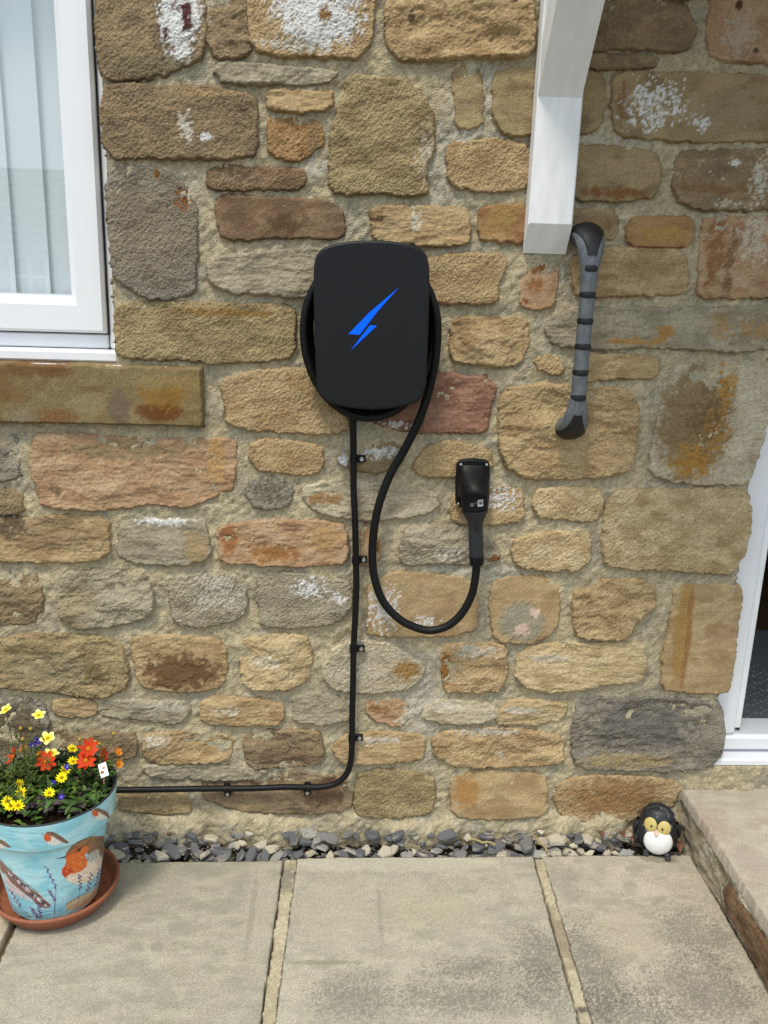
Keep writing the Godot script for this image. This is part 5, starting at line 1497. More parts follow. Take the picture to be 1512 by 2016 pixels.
func pot_print() -> ImageTexture:
	var im := Image.create(PRINT_W, PRINT_H, false, Image.FORMAT_RGB8)
	var pale := rgb8(164, 212, 224)
	var deep := rgb8(140, 200, 214)
	var warm := rgb8(182, 216, 216)
	for y in PRINT_H:
		for x in PRINT_W:
			var a := noise_low.get_noise_2d(x * 0.0004, y * 0.0008)
			var b := noise_mid.get_noise_2d(x * 0.0004, y * 0.0004)
			var c := pale.lerp(deep, smoothstep(-0.4, 0.5, a * 1.2 + 0.3 * b)).lerp(warm, smoothstep(0.05, 0.5, noise_low.get_noise_2d(x * 0.0006 + 3.0, y * 0.0006)) * 0.5)
			im.set_pixel(x, y, c)
	# the whole print goes round the pot: sprigs everywhere, the birds where they show
	for i in 26:
		var x := 30 + i * 78
		for k in 5:
			var bx := x + k * 9.0
			for t in 46:
				var yy := PRINT_H - 40 - t * 3
				var xx := int(bx + sin(t * 0.09 + i + k) * 6.0 + t * (k - 2) * 0.25)
				for w in 2:
					if xx + w > 0 and xx + w < PRINT_W:
						im.set_pixel(xx + w, yy, im.get_pixel(xx + w, yy).lerp(rgb8(70, 120, 120), 0.5))
	# broad wing at the left of the visible side
	print_area(im, [0, 1692, 12, 1706, 30, 1722, 55, 1745, 74, 1758, 100, 1782, 96, 1787, 78, 1786, 60, 1768, 40, 1752, 24, 1742, 10, 1722, 0, 1712], rgb8(118, 82, 74), 0.5, 4.0)
	print_area(im, [8, 1718, 20, 1735, 40, 1752, 62, 1772, 50, 1770, 34, 1762, 20, 1752, 10, 1735], rgb8(196, 178, 184), 0.35, 4.0)
	for i in 34:
		var t := i / 33.0
		print_area(im, [18 + 70 * t, 1716 + 62 * t, 22 + 70 * t, 1720 + 62 * t, 19 + 70 * t, 1724 + 62 * t, 16 + 70 * t, 1720 + 62 * t], rgb8(214, 206, 214) if rng.randf() < 0.5 else rgb8(74, 62, 84), 0.4, 6.0)
	print_line(im, [0, 1692, 20, 1712, 48, 1736, 76, 1757], rgb8(92, 52, 48), 3.0)
	# the large robin
	print_area(im, [122, 1722, 120, 1712, 128, 1702, 140, 1696, 160, 1700, 180, 1690, 196, 1680, 205, 1676, 204, 1690, 198, 1706, 190, 1722, 178, 1734, 164, 1740, 148, 1740, 134, 1734], rgb8(232, 214, 190), 0.12, 4.0)
	print_area(im, [128, 1686, 130, 1679, 140, 1666, 152, 1657, 168, 1650, 184, 1646, 208, 1646, 208, 1664, 200, 1676, 186, 1682, 176, 1684, 160, 1672, 146, 1680], rgb8(132, 96, 62), 0.55, 4.0)
	print_area(im, [172, 1684, 184, 1674, 196, 1672, 200, 1680, 190, 1690, 178, 1696, 170, 1694], rgb8(168, 168, 160), 0.35, 4.0)
	print_area(im, [192, 1648, 208, 1648, 207, 1676, 198, 1690, 196, 1672, 186, 1664], rgb8(112, 84, 58), 0.7, 4.0)
	print_area(im, [127, 1688, 132, 1682, 146, 1672, 158, 1665, 170, 1664, 176, 1672, 166, 1684, 172, 1694, 170, 1706, 158, 1716, 144, 1720, 134, 1718, 128, 1728, 122, 1722, 121, 1712, 128, 1702, 130, 1694], rgb8(222, 104, 38), 0.22, 4.0)
	print_area(im, [122, 1722, 121, 1712, 130, 1704, 142, 1706, 146, 1714, 136, 1722, 128, 1728], rgb8(196, 66, 26), 0.25, 4.0)
	print_line(im, [130, 1686, 140, 1680, 156, 1672], rgb8(120, 50, 30), 3.0)
	print_area(im, [151, 1675, 154, 1671, 159, 1670, 160, 1673, 156, 1676, 152, 1677], rgb8(18, 14, 14), 0.0)
	print_area(im, [108, 1690.5, 128, 1685, 129, 1688, 120, 1690], rgb8(40, 42, 50), 0.1)
	strokes(im, 60, [132, 1684, 150, 1662, 200, 1648, 206, 1670], Vector2(14, -7), [rgb8(84, 56, 40), rgb8(170, 130, 88), rgb8(60, 44, 36)], 1.6)
	strokes(im, 40, [180, 1672, 206, 1650, 206, 1680, 190, 1692], Vector2(4, 12), [rgb8(66, 46, 34), rgb8(190, 160, 120)], 1.6)
	strokes(im, 60, [126, 1716, 132, 1690, 166, 1676, 166, 1710], Vector2(7, 5), [rgb8(238, 132, 60), rgb8(196, 76, 26), rgb8(240, 150, 84)], 1.6)
	strokes(im, 60, [128, 1732, 134, 1722, 190, 1700, 178, 1734], Vector2(7, 4), [rgb8(244, 232, 212), rgb8(206, 176, 140), rgb8(224, 190, 150)], 1.6)
	strokes(im, 40, [168, 1694, 176, 1680, 198, 1676, 190, 1698], Vector2(5, 6), [rgb8(150, 150, 146), rgb8(196, 192, 180)], 1.6)
	strokes(im, 70, [6, 1706, 20, 1712, 96, 1780, 80, 1786], Vector2(9, 8), [rgb8(90, 58, 54), rgb8(150, 116, 108), rgb8(206, 198, 206), rgb8(60, 50, 70)], 1.6)
	# nest of straw under it, sprigs of lavender, blades of grass
	print_area(im, [128, 1782, 140, 1772, 160, 1764, 184, 1750, 198, 1738, 200, 1752, 190, 1768, 170, 1780, 148, 1790, 132, 1792], rgb8(206, 178, 138), 0.4, 5.0)
	print_line(im, [128, 1780, 150, 1768, 176, 1752, 196, 1736], rgb8(98, 66, 56), 3.0)
	for sp in [[90, 1706, 110, 1748, 108, 1800], [96, 1752, 108, 1772, 106, 1806], [156, 1722, 158, 1750, 150, 1790], [180, 1720, 172, 1752, 160, 1786], [196, 1712, 190, 1742, 176, 1776], [20, 1752, 40, 1784, 60, 1806], [76, 1782, 80, 1806, 84, 1810], [62, 1788, 74, 1806, 76, 1810]]:
		print_line(im, sp, Color(0.42, 0.36, 0.46, 0.9), 2.0)
		for t in 9:
			var q := t / 8.0
			var cx := lerpf(sp[0], sp[2], q) + (2.0 if t % 2 else -2.0)
			var cy := lerpf(sp[1], sp[3], q)
			print_area(im, [cx - 2.4, cy - 1, cx, cy - 3, cx + 2.4, cy + 1, cx, cy + 2.4], rgb8(96, 84, 122) if t % 3 else rgb8(150, 126, 160), 0.3, 2.0)
	for i in 22:
		var x := 44 + i * 6.6
		print_line(im, [x, 1800 - absf(i - 8) * 1.6, x + (i % 5 - 2) * 5.0, 1775 - (i % 4) * 8.0 - absf(i - 8) * 1.6], Color(0.3, 0.52, 0.48, 0.65), 1.4)
	small_bird(im, 105, 1651, 1.1, 1.0)
	small_bird(im, 197, 1603, 0.95, 1.0)
	small_bird(im, -6, 1660, 1.0, 1.0)
	# and once more round the side that is turned away
	return ImageTexture.create_from_image(im)

func build_pot() -> void:
	var s := Shape.new()
	var c := tag(node("saucer", null, Vector3(-0.588, 0.0, 0.222)), "round terracotta plant saucer standing on the paving under the flower pot", "saucer")
	var prof := [Vector2(0.001, 0.002), Vector2(0.1, 0.002), Vector2(0.11, 0.006), Vector2(0.119, 0.024), Vector2(0.1205, 0.0255), Vector2(0.125, 0.0262), Vector2(0.131, 0.036), Vector2(0.1325, 0.041), Vector2(0.1315, 0.0445), Vector2(0.128, 0.0455), Vector2(0.1245, 0.043), Vector2(0.117, 0.02), Vector2(0.108, 0.013), Vector2(0.001, 0.0125)]
	s.lathe(prof, 72)
	part("dish", s.mesh(), mats["terracotta"], c)

	var pot := tag(node("flower_pot", null, POT), "light blue flower pot printed with robins, standing in a terracotta saucer", "flower pot")
	s = Shape.new()
	var rows := []
	for p in pot_profile:
		var row := []
		for k in 97:
			var a := TAU * (k / 96.0 - 0.5)
			# the pasted paper has puckered a little
			var r: float = p.x + 0.0007 * noise_mid.get_noise_2d(k * 0.02, p.y) * (1.0 if p.y < 0.2 else 0.3)
			row.append(s.put(Vector3(sin(a) * r, p.y, cos(a) * r), Vector2(k / 96.0, 1.0 - p.y / 0.295)))
		rows.append(row)
	s.rings(rows, false)
	var m := plain("pot_print", Color.WHITE, 0.34, 0.5)
	m.albedo_texture = pot_print()
	var wr := noise_texture(0.012, 3, 0.0, 1.0, 77)
	(wr.noise as FastNoiseLite).fractal_type = FastNoiseLite.FRACTAL_RIDGED
	m.heightmap_enabled = true
	m.heightmap_texture = wr
	m.heightmap_scale = 0.12
	part("pot_wall", s.mesh(), m, pot)
	s = Shape.new()
	s.lathe([Vector2(0.1395, 0.277), Vector2(0.1393, 0.2795), Vector2(0.1375, 0.2802), Vector2(0.135, 0.279), Vector2(0.1335, 0.265), Vector2(0.130, 0.235)], 72)
	part("rim_liner", s.mesh(), mats["liner"], pot)
	s = Shape.new()
	var rr := []
	for j in 26:
		var row := []
		for k in 64:
			var a := TAU * k / 64
			var r := 0.1325 * j / 25.0
			s.tint = lin(44, 34, 27) * rng.randf_range(0.5, 1.5)
			row.append(s.put(Vector3(sin(a) * r, 0.249 + 0.006 * noise_fine.get_noise_2d(sin(a) * r, cos(a) * r) + rng.randf_range(-0.002, 0.002) - 0.006 * float(j) / 25, cos(a) * r)))
		rr.append(row)
	s.rings(rr)
	part("soil", s.mesh(), mats["soil"], pot)

# flowers: petals round a domed centre
func flower_mesh(petals: int, r0: float, r1: float, w: float, cup: float, inner: Color, outer: Color, notch := 0.0) -> ArrayMesh:
	var s := Shape.new()
	for k in petals:
		var a := TAU * (k + rng.randf_range(-0.12, 0.12)) / petals
		var dir := Vector3(cos(a), 0, sin(a))
		var side := Vector3(-sin(a), 0, cos(a))
		var len := r1 * rng.randf_range(0.9, 1.06)
		var rows := []
		var droop := rng.randf_range(-0.12, 0.12)
		for j in 6:
			var t := j / 5.0
			s.tint = inner.lerp(outer, smoothstep(0.1, 0.8, t)) * rng.randf_range(0.94, 1.05)
			var half := w * (0.35 + 0.65 * sin(PI * minf(t * 0.72 + 0.14, 1.0))) * (1.0 - pow(t, 7.0) * 0.75)
			var p := dir * lerpf(r0, len, t) + Vector3(0, cup * t * t * r1 + droop * t * t * r1, 0)
			var row := []
			for q in [-1.0, 0.0, 1.0]:
				var pull: float = notch * (1.0 - absf(q)) if j == 5 else 0.0
				row.append(s.put(p + side * half * q - dir * pull + Vector3(0, 0.18 * half * absf(q), 0)))
			rows.append(row)
		s.rings(rows, false)
	return s.mesh()

func centre_mesh(r: float, h: float, col: Color) -> ArrayMesh:
	var s := Shape.new()
	var rows := []
	for j in 5:
		var e := PI / 2 * j / 4
		var row := []
		for k in 12:
			var a := TAU * k / 12
			s.tint = col * rng.randf_range(0.7, 1.25)
			row.append(s.put(Vector3(sin(a) * r * cos(e), h * sin(e), cos(a) * r * cos(e))))
		rows.append(row)
	s.rings(rows)
	return s.mesh()

func stem(s: Shape, a: Vector3, b: Vector3, r: float, col: Color) -> void:
	s.tint = col
	var bow := Vector3(rng.randf_range(-1, 1), 0, rng.randf_range(-1, 1)) * a.distance_to(b) * 0.08
	s.tube([a, a.lerp(b, 0.35) + bow, a.lerp(b, 0.7) + bow * 0.8, b], r, 5, false)

func leaf(s: Shape, at: Vector3, dir: Vector3, length: float, width: float, col: Color, up := Vector3.UP) -> void:
	var side := dir.cross(up).normalized()
	if side.length() < 0.1:
		side = Vector3.RIGHT
	var lift := side.cross(dir).normalized()
	var rows := []
	for j in 5:
		var t := j / 4.0
		s.tint = col * (0.9 + 0.2 * t)
		var w := width * sin(PI * (0.08 + 0.86 * t))
		var p := at + dir * length * t - lift * length * 0.25 * t * t
		rows.append([s.put(p - side * w + lift * w * 0.3), s.put(p), s.put(p + side * w + lift * w * 0.3)])
	s.rings(rows, false)

func build_plants() -> void:
	var spot := func(zx: float, zy: float, y: float) -> Vector3: return at_y(zx / 5.815, 1370.0 + zy / 5.815, y + 0.013)
	var ground := func(p: Vector3, pull: float) -> Vector3:
		var q := Vector3(p.x, 0.245, p.z).lerp(Vector3(POT.x, 0.245, POT.z), pull)
		return q
	var green := lin(58, 84, 34)
	var sky := Vector3(0.25, 0.75, 0.55).normalized()
	var head := func(called: String, parent: Node3D, petal: Mesh, centre: Mesh, p: Vector3, face: Vector3, size: float) -> void:
		var f := part(called, petal, mats["petal"], parent)
		var y := face.normalized()
		var x := y.cross(Vector3(0.3, 0.1, 0.9)).normalized()
		var b := Basis(x, y, x.cross(y)) * Basis(Vector3.UP, rng.randf() * TAU)
		f.transform = Transform3D(b.scaled(Vector3.ONE * size), p - parent.position)
		part("flower_centre", centre, mats["petal"], f)

	# small yellow daisies
	var t := tag(node("yellow_daisy_plant", null, POT + Vector3(-0.02, 0.247, 0.06)), "low plant of many small bright yellow daisies in the blue pot", "flowers")
	var daisies := [flower_mesh(11, 0.0028, 0.0132, 0.0021, 0.12, lin(236, 208, 10), lin(248, 232, 20)), flower_mesh(12, 0.0028, 0.0128, 0.0019, 0.05, lin(236, 206, 8), lin(250, 230, 16)), flower_mesh(10, 0.0028, 0.0134, 0.0021, 0.2, lin(238, 208, 10), lin(248, 230, 18))]
	var eye := centre_mesh(0.0040, 0.0024, lin(168, 138, 20))
	var greens := Shape.new()
	var list := [[350, 790, 0.262], [270, 865, 0.262], [110, 905, 0.262], [130, 950, 0.26], [215, 1005, 0.26], [240, 1108, 0.262], [80, 1210, 0.26], [120, 1258, 0.258], [205, 1255, 0.258], [565, 1110, 0.268], [705, 935, 0.275], [750, 850, 0.275], [835, 750, 0.285], [825, 607, 0.29]]
	for i in list.size():
		var p: Vector3 = spot.call(list[i][0], list[i][1], list[i][2])
		var face := sky + Vector3(rng.randf_range(-0.3, 0.3), rng.randf_range(-0.1, 0.3), rng.randf_range(-0.2, 0.2))
		if i < 4:
			face += Vector3(-0.2, 0.7, -0.2)
		head.call("flower", t, daisies[i % 3], eye, p, face, rng.randf_range(0.8, 0.98))
		stem(greens, (ground.call(p, 0.15) as Vector3) - t.position, p - t.position, 0.0009, green)
	# leaves of the low plants, over the front and the right of the pot
	for i in 1050:
		var a := rng.randf() * TAU
		var r := 0.117 * sqrt(rng.randf())
		var q := Vector3(POT.x + sin(a) * r, 0.249 + rng.randf() * 0.024 * (1.0 - r / 0.2), POT.z + cos(a) * r)
		if q.z > POT.z + 0.050 - 0.1 * maxf(0.0, q.x - POT.x) and rng.randf() < 0.88:
			continue
		var out := Vector3(rng.randf_range(-1, 1), rng.randf_range(0.1, 0.9), rng.randf_range(-1, 1)).normalized()
		var col := lin(74, 104, 40) if rng.randf() < 0.55 else lin(52, 76, 34)
		if rng.randf() < 0.12:
			col = lin(110, 128, 56)
		leaf(greens, q - t.position, out, rng.randf_range(0.012, 0.026), rng.randf_range(0.0025, 0.006), col * rng.randf_range(0.7, 1.15))
	for i in 320:   # a thicket against the back of the rim
		var a := rng.randf_range(PI * 0.55, PI * 1.45)
		var r := rng.randf_range(0.075, 0.124)
		var q := Vector3(POT.x + sin(a) * r, 0.250 + rng.randf() * 0.045, POT.z + cos(a) * r)
		leaf(greens, q - t.position, Vector3(rng.randf_range(-1, 1), rng.randf_range(0.2, 1.2), rng.randf_range(-1, 1)).normalized(), rng.randf_range(0.014, 0.028), rng.randf_range(0.002, 0.005), lin(56, 72, 36) * rng.randf_range(0.6, 1.2))
	part("foliage", greens.mesh(), mats["leaf"], t)

	# tall pale yellow flowers
	t = tag(node("pale_flower_plant", null, POT + Vector3(-0.07, 0.247, -0.05)), "tall thin stemmed plant of pale yellow four petalled flowers in the blue pot", "flowers")
	var pale := flower_mesh(5, 0.003, 0.0172, 0.0058, 0.16, lin(246, 222, 40), lin(250, 242, 150), 0.001)
	var pale_eye := centre_mesh(0.0042, 0.003, lin(196, 160, 30))
	greens = Shape.new()
	for f in [[70, 158, 0.37, Vector3(-0.5, 1.0, 0.35)], [440, 222, 0.365, Vector3(0.1, 1.1, 0.25)], [545, 485, 0.325, Vector3(0.0, 0.9, 0.55)], [590, 655, 0.30, Vector3(0.3, 1.0, 0.1)]]:
		var p: Vector3 = spot.call(f[0], f[1], f[2])
		head.call("flower", t, pale, pale_eye, p, f[3], rng.randf_range(0.92, 1.05))
		stem(greens, (ground.call(p, 0.35) as Vector3) - t.position, p - t.position, 0.0010, lin(70, 88, 40))
	for f in [[235, 372, 0.345], [350, 378, 0.345], [1300, 432, 0.345], [258, 495, 0.33], [185, 450, 0.33], [1140, 548, 0.31], [1090, 525, 0.31], [915, 497, 0.32]]:
		var p: Vector3 = spot.call(f[0], f[1], f[2])
		var bud := Shape.new()
		bud.tint = lin(178, 150, 60) if f[0] > 200 else lin(84, 96, 44)
		bud.ball(Vector3.ZERO, Vector3(0.0036, 0.0042, 0.0036), 10, 7)
		bud.tint = lin(80, 92, 40)
		bud.ball(Vector3(0, -0.0028, 0), Vector3(0.0030, 0.0030, 0.0030), 10, 6)
		part("bud", bud.mesh(), mats["petal"], t).position = p - t.position
		stem(greens, (ground.call(p, 0.3) as Vector3) - t.position, p - t.position - Vector3(0, 0.004, 0), 0.0009, lin(84, 84, 46))
	for i in 420:   # feathery leaves up the stems at the back left
		var a := rng.randf() * TAU
		var q := Vector3(POT.x - 0.055 + 0.085 * sin(a) * rng.randf(), 0.253 + rng.randf() * 0.085, POT.z - 0.03 + 0.09 * cos(a) * rng.randf())
		leaf(greens, q - t.position, Vector3(rng.randf_range(-1, 1), rng.randf_range(-0.2, 1), rng.randf_range(-1, 1)).normalized(), rng.randf_range(0.010, 0.024), rng.randf_range(0.0008, 0.002), lin(78, 92, 44) * rng.randf_range(0.7, 1.2))
	part("foliage", greens.mesh(), mats["leaf"], t)

	# orange red flowers
	t = tag(node("orange_flower_plant", null, POT + Vector3(0.06, 0.247, -0.02)), "plant of large orange red flowers among dark leaves in the blue pot", "flowers")
	var reds := [flower_mesh(8, 0.003, 0.0215, 0.0047, 0.35, lin(188, 58, 14), lin(208, 66, 32)), flower_mesh(8, 0.003, 0.0205, 0.0050, 0.25, lin(196, 66, 16), lin(202, 60, 28))]
	var red_eye := centre_mesh(0.0050, 0.004, lin(200, 120, 24))
	greens = Shape.new()
	for f in [[160, 690, 0.295, Vector3(-0.9, 0.5, 0.35), 0], [535, 752, 0.295, Vector3(0.1, 0.7, 0.75), 1], [1012, 605, 0.315, Vector3(0.3, 0.7, 0.6), 0], [985, 742, 0.295, Vector3(0.0, 0.7, 0.75), 1], [1165, 690, 0.29, Vector3(0.9, 0.2, 0.1), 0]]:
		var p: Vector3 = spot.call(f[0], f[1], f[2])
		head.call("flower", t, reds[f[4]], red_eye, p, f[3], rng.randf_range(0.95, 1.1))
		stem(greens, (ground.call(p, 0.2) as Vector3) - t.position, p - t.position, 0.0012, lin(80, 70, 40))
	var amber := flower_mesh(6, 0.002, 0.0115, 0.0048, 0.5, lin(206, 122, 30), lin(214, 130, 48))
	for f in [[1345, 650, 0.29, Vector3(0.6, 0.7, 0.3)], [1352, 775, 0.275, Vector3(0.7, 0.3, 0.5)], [275, 620, 0.29, Vector3(-0.2, 0.8, 0.4)], [460, 680, 0.285, Vector3(-0.5, 0.6, 0.4)]]:
		var p: Vector3 = spot.call(f[0], f[1], f[2])
		head.call("flower", t, amber, red_eye, p, f[3], 0.9)
		stem(greens, (ground.call(p, 0.25) as Vector3) - t.position, p - t.position, 0.0010, lin(84, 76, 42))
	for i in 330:   # cut leaves at the right edge and between the flowers
		var q: Vector3 = spot.call(rng.randf_range(850, 1330), rng.randf_range(620, 930), rng.randf_range(0.25, 0.285))
		if Vector2(q.x - POT.x, q.z - POT.z).length() > 0.137:
			continue
		if q.distance_to(spot.call(1180, 900, 0.26)) < 0.03:
			continue
		leaf(greens, q - t.position, Vector3(rng.randf_range(-1, 1), rng.randf_range(-0.1, 1), rng.randf_range(-0.4, 1)).normalized(), rng.randf_range(0.010, 0.02), rng.randf_range(0.002, 0.0042), (lin(84, 116, 44) if rng.randf() < 0.6 else lin(70, 60, 52)) * rng.randf_range(0.7, 1.15))
	part("foliage", greens.mesh(), mats["leaf"], t)

	# trailing plant with purplish rounded leaves and a few blue flowers
	t = tag(node("blue_flower_plant", null, POT + Vector3(0.03, 0.247, 0.08)), "low plant with dusky purple leaves and a few small blue flowers in the blue pot", "flowers")
	greens = Shape.new()
	for i in 110:
		var q: Vector3 = spot.call(rng.randf_range(150, 1080), rng.randf_range(1080, 1330), rng.randf_range(0.236, 0.252))
		if Vector2(q.x - POT.x, q.z - POT.z).length() > 0.114:
			continue
		var big := part("leaf", null, mats["leaf"], t) if i < 40 else null
		var out := Vector3(rng.randf_range(-1, 1), rng.randf_range(0.0, 0.5), rng.randf_range(-0.2, 1)).normalized()
		var col := (lin(78, 66, 72) if rng.randf() < 0.6 else lin(66, 84, 46)) * rng.randf_range(0.8, 1.25)
		var where: Shape = Shape.new() if big else greens
		leaf(where, q - t.position, out, rng.randf_range(0.014, 0.024), rng.randf_range(0.0055, 0.0085), col)
		if big:
			big.mesh = where.mesh()
	part("foliage", greens.mesh(), mats["leaf"], t)
	var blue := flower_mesh(5, 0.001, 0.0075, 0.0034, 0.2, lin(60, 40, 150), lin(66, 50, 168))
	var blue_eye := centre_mesh(0.0014, 0.001, lin(220, 220, 230))
	for f in [[375, 570, 0.30], [440, 522, 0.305], [700, 1160, 0.258], [600, 1002, 0.262], [770, 812, 0.28], [410, 510, 0.305]]:
		head.call("flower", t, blue, blue_eye, spot.call(f[0], f[1], f[2]), sky + Vector3(rng.randf_range(-0.4, 0.4), 0, 0), rng.randf_range(0.85, 1.1))

	# plant label on a stick
	var lab := tag(node("plant_label", null, spot.call(1195, 1085, 0.232)), "small white plant label on a wooden stick at the edge of the pot", "plant label")
	var s := Shape.new()
	var top: Vector3 = (spot.call(1188, 850, 0.292) as Vector3) - lab.position
	s.tube([Vector3(0, -0.01, 0), top * 0.5, top], 0.0021, 8)
	part("stick", s.mesh(), mats["wood_stick"], lab)
	s = Shape.new()
	var bs := Basis(Vector3(0, 0.75, 0.66).normalized(), 0.0).orthonormalized()
	var nrm := Vector3(-0.1, 0.62, 0.78).normalized()
	var ux := Vector3(0.93, 0.33, -0.15)
	ux = (ux - nrm * ux.dot(nrm)).normalized()
	bs = Basis(ux, nrm.cross(ux), nrm)
	s.box(top + Vector3(-0.0085, -0.0145, 0.002), top + Vector3(0.0085, 0.0145, 0.003), 0.0004, bs, top)
	part("card", s.mesh(false), mats["white_paint"], lab)
	for q in [[-0.003, -0.004, 0.0042, lin(150, 96, 60)], [0.002, 0.004, 0.0036, lin(176, 140, 120)]]:
		s = Shape.new()
		s.tint = q[3]
		var ring := []
		for k in 12:
			ring.append(top + bs * Vector3(q[0] + q[2] * cos(TAU * k / 12), q[1] + 0.8 * q[2] * sin(TAU * k / 12), 0.0033))
		s.fan(ring)
		part("printed_spot", s.mesh(false), mats["vertex"], lab)


# ---------------------------------------------------------------- bird ornament
func build_ornament() -> void:
	var b := tag(node("bird_ornament", null, Vector3(0.7855, 0.0, 0.056)), "black and white round bird ornament with big yellow eyes on the gravel by the doorstep", "ornament")
	var s := Shape.new()
	var rows := []
	var prof := [Vector2(0.002, -0.004), Vector2(0.026, -0.002), Vector2(0.040, 0.008), Vector2(0.0475, 0.026), Vector2(0.0485, 0.044), Vector2(0.0450, 0.062), Vector2(0.0405, 0.078), Vector2(0.0370, 0.090), Vector2(0.0300, 0.102), Vector2(0.0180, 0.110), Vector2(0.002, 0.1125)]
	var fine := []
	for i in prof.size() - 1:
		for k in 4:
			fine.append(prof[i].cubic_interpolate(prof[i + 1], prof[maxi(i - 1, 0)], prof[mini(i + 2, prof.size() - 1)], k / 4.0))
	fine.append(prof[-1])
	for p in fine:
		var row := []
		for k in 48:
			var a := TAU * k / 48
			# rows of carved feathers
			var feather := 0.0011 * maxf(0.0, sin(p.y * 420.0 + 1.6 * absf(sin(a * 9.0)))) + 0.0006 * noise_grit.get_noise_3d(sin(a) * 0.04, p.y, cos(a) * 0.04)
			s.tint = lin(34, 36, 40) * (1.0 + 0.5 * noise_fine.get_noise_3d(sin(a) * 0.05, p.y, cos(a) * 0.05))
			if noise_fine.get_noise_3d(sin(a) * 0.05 + 3.0, p.y, cos(a) * 0.05) > 0.52 and p.y > 0.06:
				s.tint = lin(110, 112, 112)
			row.append(s.put(Vector3(sin(a) * (p.x + feather), p.y, cos(a) * (p.x + feather) * 0.88)))
		rows.append(row)
	s.rings(rows)
	plain("ornament", Color.WHITE, 0.5, 0.5)
	mats["ornament"].vertex_color_use_as_albedo = true
	var body := part("body", s.mesh(), mats["ornament"], b)
	s = Shape.new()
	s.tint = lin(228, 228, 226)
	s.ball(Vector3.ZERO, Vector3(0.0335, 0.0325, 0.0160), 28, 16)
	for i in s.v.size():
		s.c[i] = lin(230, 230, 228) * (1.0 + 0.06 * noise_fine.get_noise_3dv(s.v[i]))
	var belly := part("belly", s.mesh(), mats["ornament"], b)
	belly.transform = Transform3D(Basis(Vector3.RIGHT, -0.12) * Basis(Vector3.BACK, -0.12), Vector3(0.001, 0.0395, 0.0368))
	for e in [[-0.0185, 0.0800, 0.0335, -0.42, 0.004], [0.0125, 0.0765, 0.0375, 0.12, -0.0045]]:
		s = Shape.new()
		s.tint = lin(196, 176, 108)
		s.ball(Vector3.ZERO, Vector3(0.0156, 0.0174, 0.0052), 24, 14)
		var eye := part("eye", s.mesh(), mats["ornament"], b)
		eye.transform = Transform3D(Basis(Vector3.UP, e[3]) * Basis(Vector3.RIGHT, -0.22), Vector3(e[0], e[1], e[2]))
		s = Shape.new()
		s.tint = lin(100, 92, 48)
		s.ball(Vector3(e[4], -0.001, 0.0044), Vector3(0.0036, 0.0042, 0.0012), 14, 8)
		part("pupil", s.mesh(), mats["ornament"], eye)
	s = Shape.new()
	s.tint = lin(226, 178, 154)
	s.tube([Vector3(-0.0045, 0.0655, 0.040), Vector3(-0.0045, 0.0640, 0.0475), Vector3(-0.0045, 0.0610, 0.0515)], [0.0058, 0.0046, 0.0012], 12)
	part("beak", s.mesh(), mats["ornament"], b)
	for f in [[-0.0235, 0.038, -0.3], [0.0235, 0.0435, 0.15]]:
		s = Shape.new()
		s.tint = lin(44, 46, 48)
		for k in 3:
			var a: float = f[2] + (k - 1) * 0.5
			s.ball(Vector3(f[0] + sin(a) * 0.007, 0.006, f[1] + cos(a) * 0.006), Vector3(0.0042, 0.0040, 0.0062), 12, 8)
		s.ball(Vector3(f[0], 0.0075, f[1] - 0.004), Vector3(0.009, 0.0068, 0.009), 14, 8)
		part("foot", s.mesh(), mats["ornament"], b)
	for side in [-1.0, 1.0]:
		s = Shape.new()
		var ids := []
		for j in 9:
			var t := j / 8.0
			var c := Vector3(side * (0.0425 + 0.010 * sin(t * 2.6)), 0.070 - 0.052 * t, -0.002 - 0.016 * t)
			var w := 0.018 * sin(PI * (0.15 + 0.78 * t))
			var row := []
			for k in 14:
				var a := TAU * k / 14
				s.tint = lin(38, 40, 43) * rng.randf_range(0.8, 1.3)
				row.append(s.put(c + Vector3(cos(a) * 0.0058 * (1.0 - 0.5 * t) * side, 0, sin(a) * w)))
			ids.append(row)
		s.rings(ids)
		part("wing", s.mesh(), mats["ornament"], b)
	b.rotation.y = -0.28
	b.rotation.z = 0.05


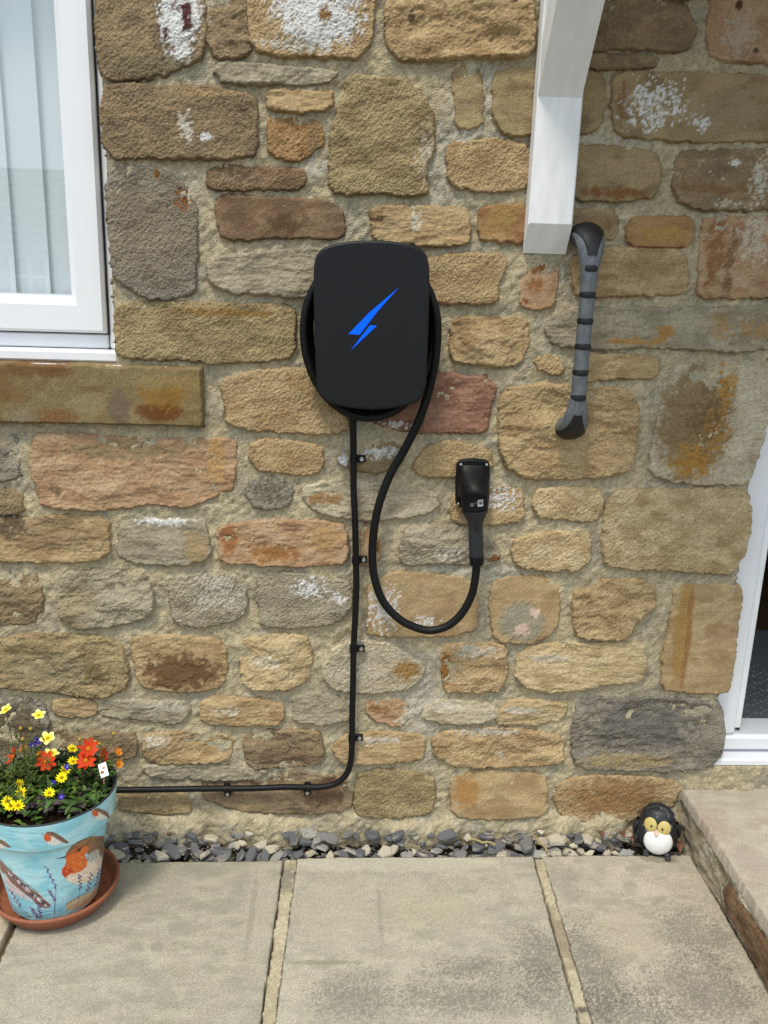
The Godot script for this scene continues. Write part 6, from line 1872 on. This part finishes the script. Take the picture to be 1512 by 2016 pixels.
# ---------------------------------------------------------------- the house across the way, which the window mirrors
func build_neighbour() -> void:
	var h := tag(node("neighbour_house", null, Vector3(-5.9, -1.6, 18.0)), "plain grey house across the way with a white window, mirrored in the window glass", "house")
	var s := Shape.new()
	s.box(Vector3(-6, 0, -2), Vector3(5, 2.75, 4))
	part("house_wall", s.mesh(false), mats["brick_far"], h)
	s = Shape.new()
	var e := [Vector3(-6.4, 2.76, -2.4), Vector3(5.4, 2.76, -2.4), Vector3(5.4, 4.55, 1.0), Vector3(-6.4, 4.55, 1.0), Vector3(-6.4, 2.76, 4.4), Vector3(5.4, 2.76, 4.4)]
	s.quad(s.put(e[0]), s.put(e[1]), s.put(e[2]), s.put(e[3]))
	s.quad(s.put(e[3]), s.put(e[2]), s.put(e[5]), s.put(e[4]))
	s.tri(s.put(e[0]), s.put(e[3]), s.put(e[4]))
	s.tri(s.put(e[1]), s.put(e[2]), s.put(e[5]))
	var roof := part("roof", s.mesh(false), mats["roof_far"], h)
	for k in 11:
		s = Shape.new()
		var t := (k + 0.5) / 11.0
		var p: Vector3 = e[0].lerp(e[3], t)
		s.box(p + Vector3(0, 0.0, -0.03), p + Vector3(11.8, 0.05, 0.02))
		part("tile_course", s.mesh(false), mats["roof_far"], roof)
	var w := node("window", h)
	for b in [[-0.36, 1.98, 0.36, 2.05], [-0.36, 2.72, 0.36, 2.79], [-0.36, 2.05, -0.29, 2.72], [0.29, 2.05, 0.36, 2.72], [-0.03, 2.05, 0.03, 2.72], [-0.29, 2.36, 0.29, 2.41]]:
		s = Shape.new()
		s.box(Vector3(b[0], b[1], -2.06), Vector3(b[2], b[3], -2.005))
		part("frame_bar", s.mesh(false), mats["pvc"], w)


func _ready() -> void:
	# ---- camera
	var cam := Camera3D.new()
	cam.name = "camera"
	cam.fov = rad_to_deg(2.0 * atan(1008.0 / FOCAL))
	cam.near = 0.05
	cam.far = 400.0
	cam.transform = Transform3D(Basis(axis_right, axis_up, axis_back).orthonormalized(), EYE)
	add_child(cam)
	cam.current = true
	# ---- overcast sky, a broad soft sun behind the cloud, exposure
	var sky_mat := ProceduralSkyMaterial.new()
	sky_mat.sky_top_color = Color(0.90, 0.955, 1.0)
	sky_mat.sky_horizon_color = Color(0.72, 0.77, 0.82)
	sky_mat.sky_curve = 0.35
	sky_mat.ground_bottom_color = Color(0.36, 0.34, 0.30)
	sky_mat.ground_horizon_color = Color(0.5, 0.5, 0.48)
	var sky := Sky.new()
	sky.sky_material = sky_mat
	var env := Environment.new()
	env.background_mode = Environment.BG_SKY
	env.sky = sky
	env.tonemap_mode = Environment.TONE_MAPPER_LINEAR
	env.tonemap_exposure = 1.72
	env.sdfgi_enabled = true
	env.ssao_enabled = true
	env.ssil_enabled = true
	var we := WorldEnvironment.new()
	we.name = "world_environment"
	we.environment = env
	add_child(we)
	var sun := DirectionalLight3D.new()
	sun.name = "sun"
	sun.light_energy = 0.5
	sun.light_color = Color(1.0, 0.965, 0.91)
	sun.light_angular_distance = 12.0
	sun.shadow_enabled = true
	add_child(sun)
	sun.look_at_from_position(Vector3(-0.8, 3.4, 1.5), Vector3.ZERO)

	rng.seed = 20240
	for n in [[noise_low, 9.0, 3, 11], [noise_mid, 38.0, 3, 12], [noise_fine, 115.0, 2, 13], [noise_grit, 250.0, 1, 14]]:
		n[0].noise_type = FastNoiseLite.TYPE_SIMPLEX
		n[0].frequency = n[1]
		n[0].fractal_octaves = n[2]
		n[0].seed = n[3]
	make_materials()
	var house := tag(node("house", null), "buff rubble stone house wall with a white window, a doorway and a canopy bracket", "house")
	build_wall(house)
	build_window(house)
	build_door(house)
	build_canopy(house)
	build_ground()
	build_gravel()
	build_neighbour()
	build_charger()
	build_cables()
	build_rail()
	build_pot()
	build_plants()
	build_ornament()
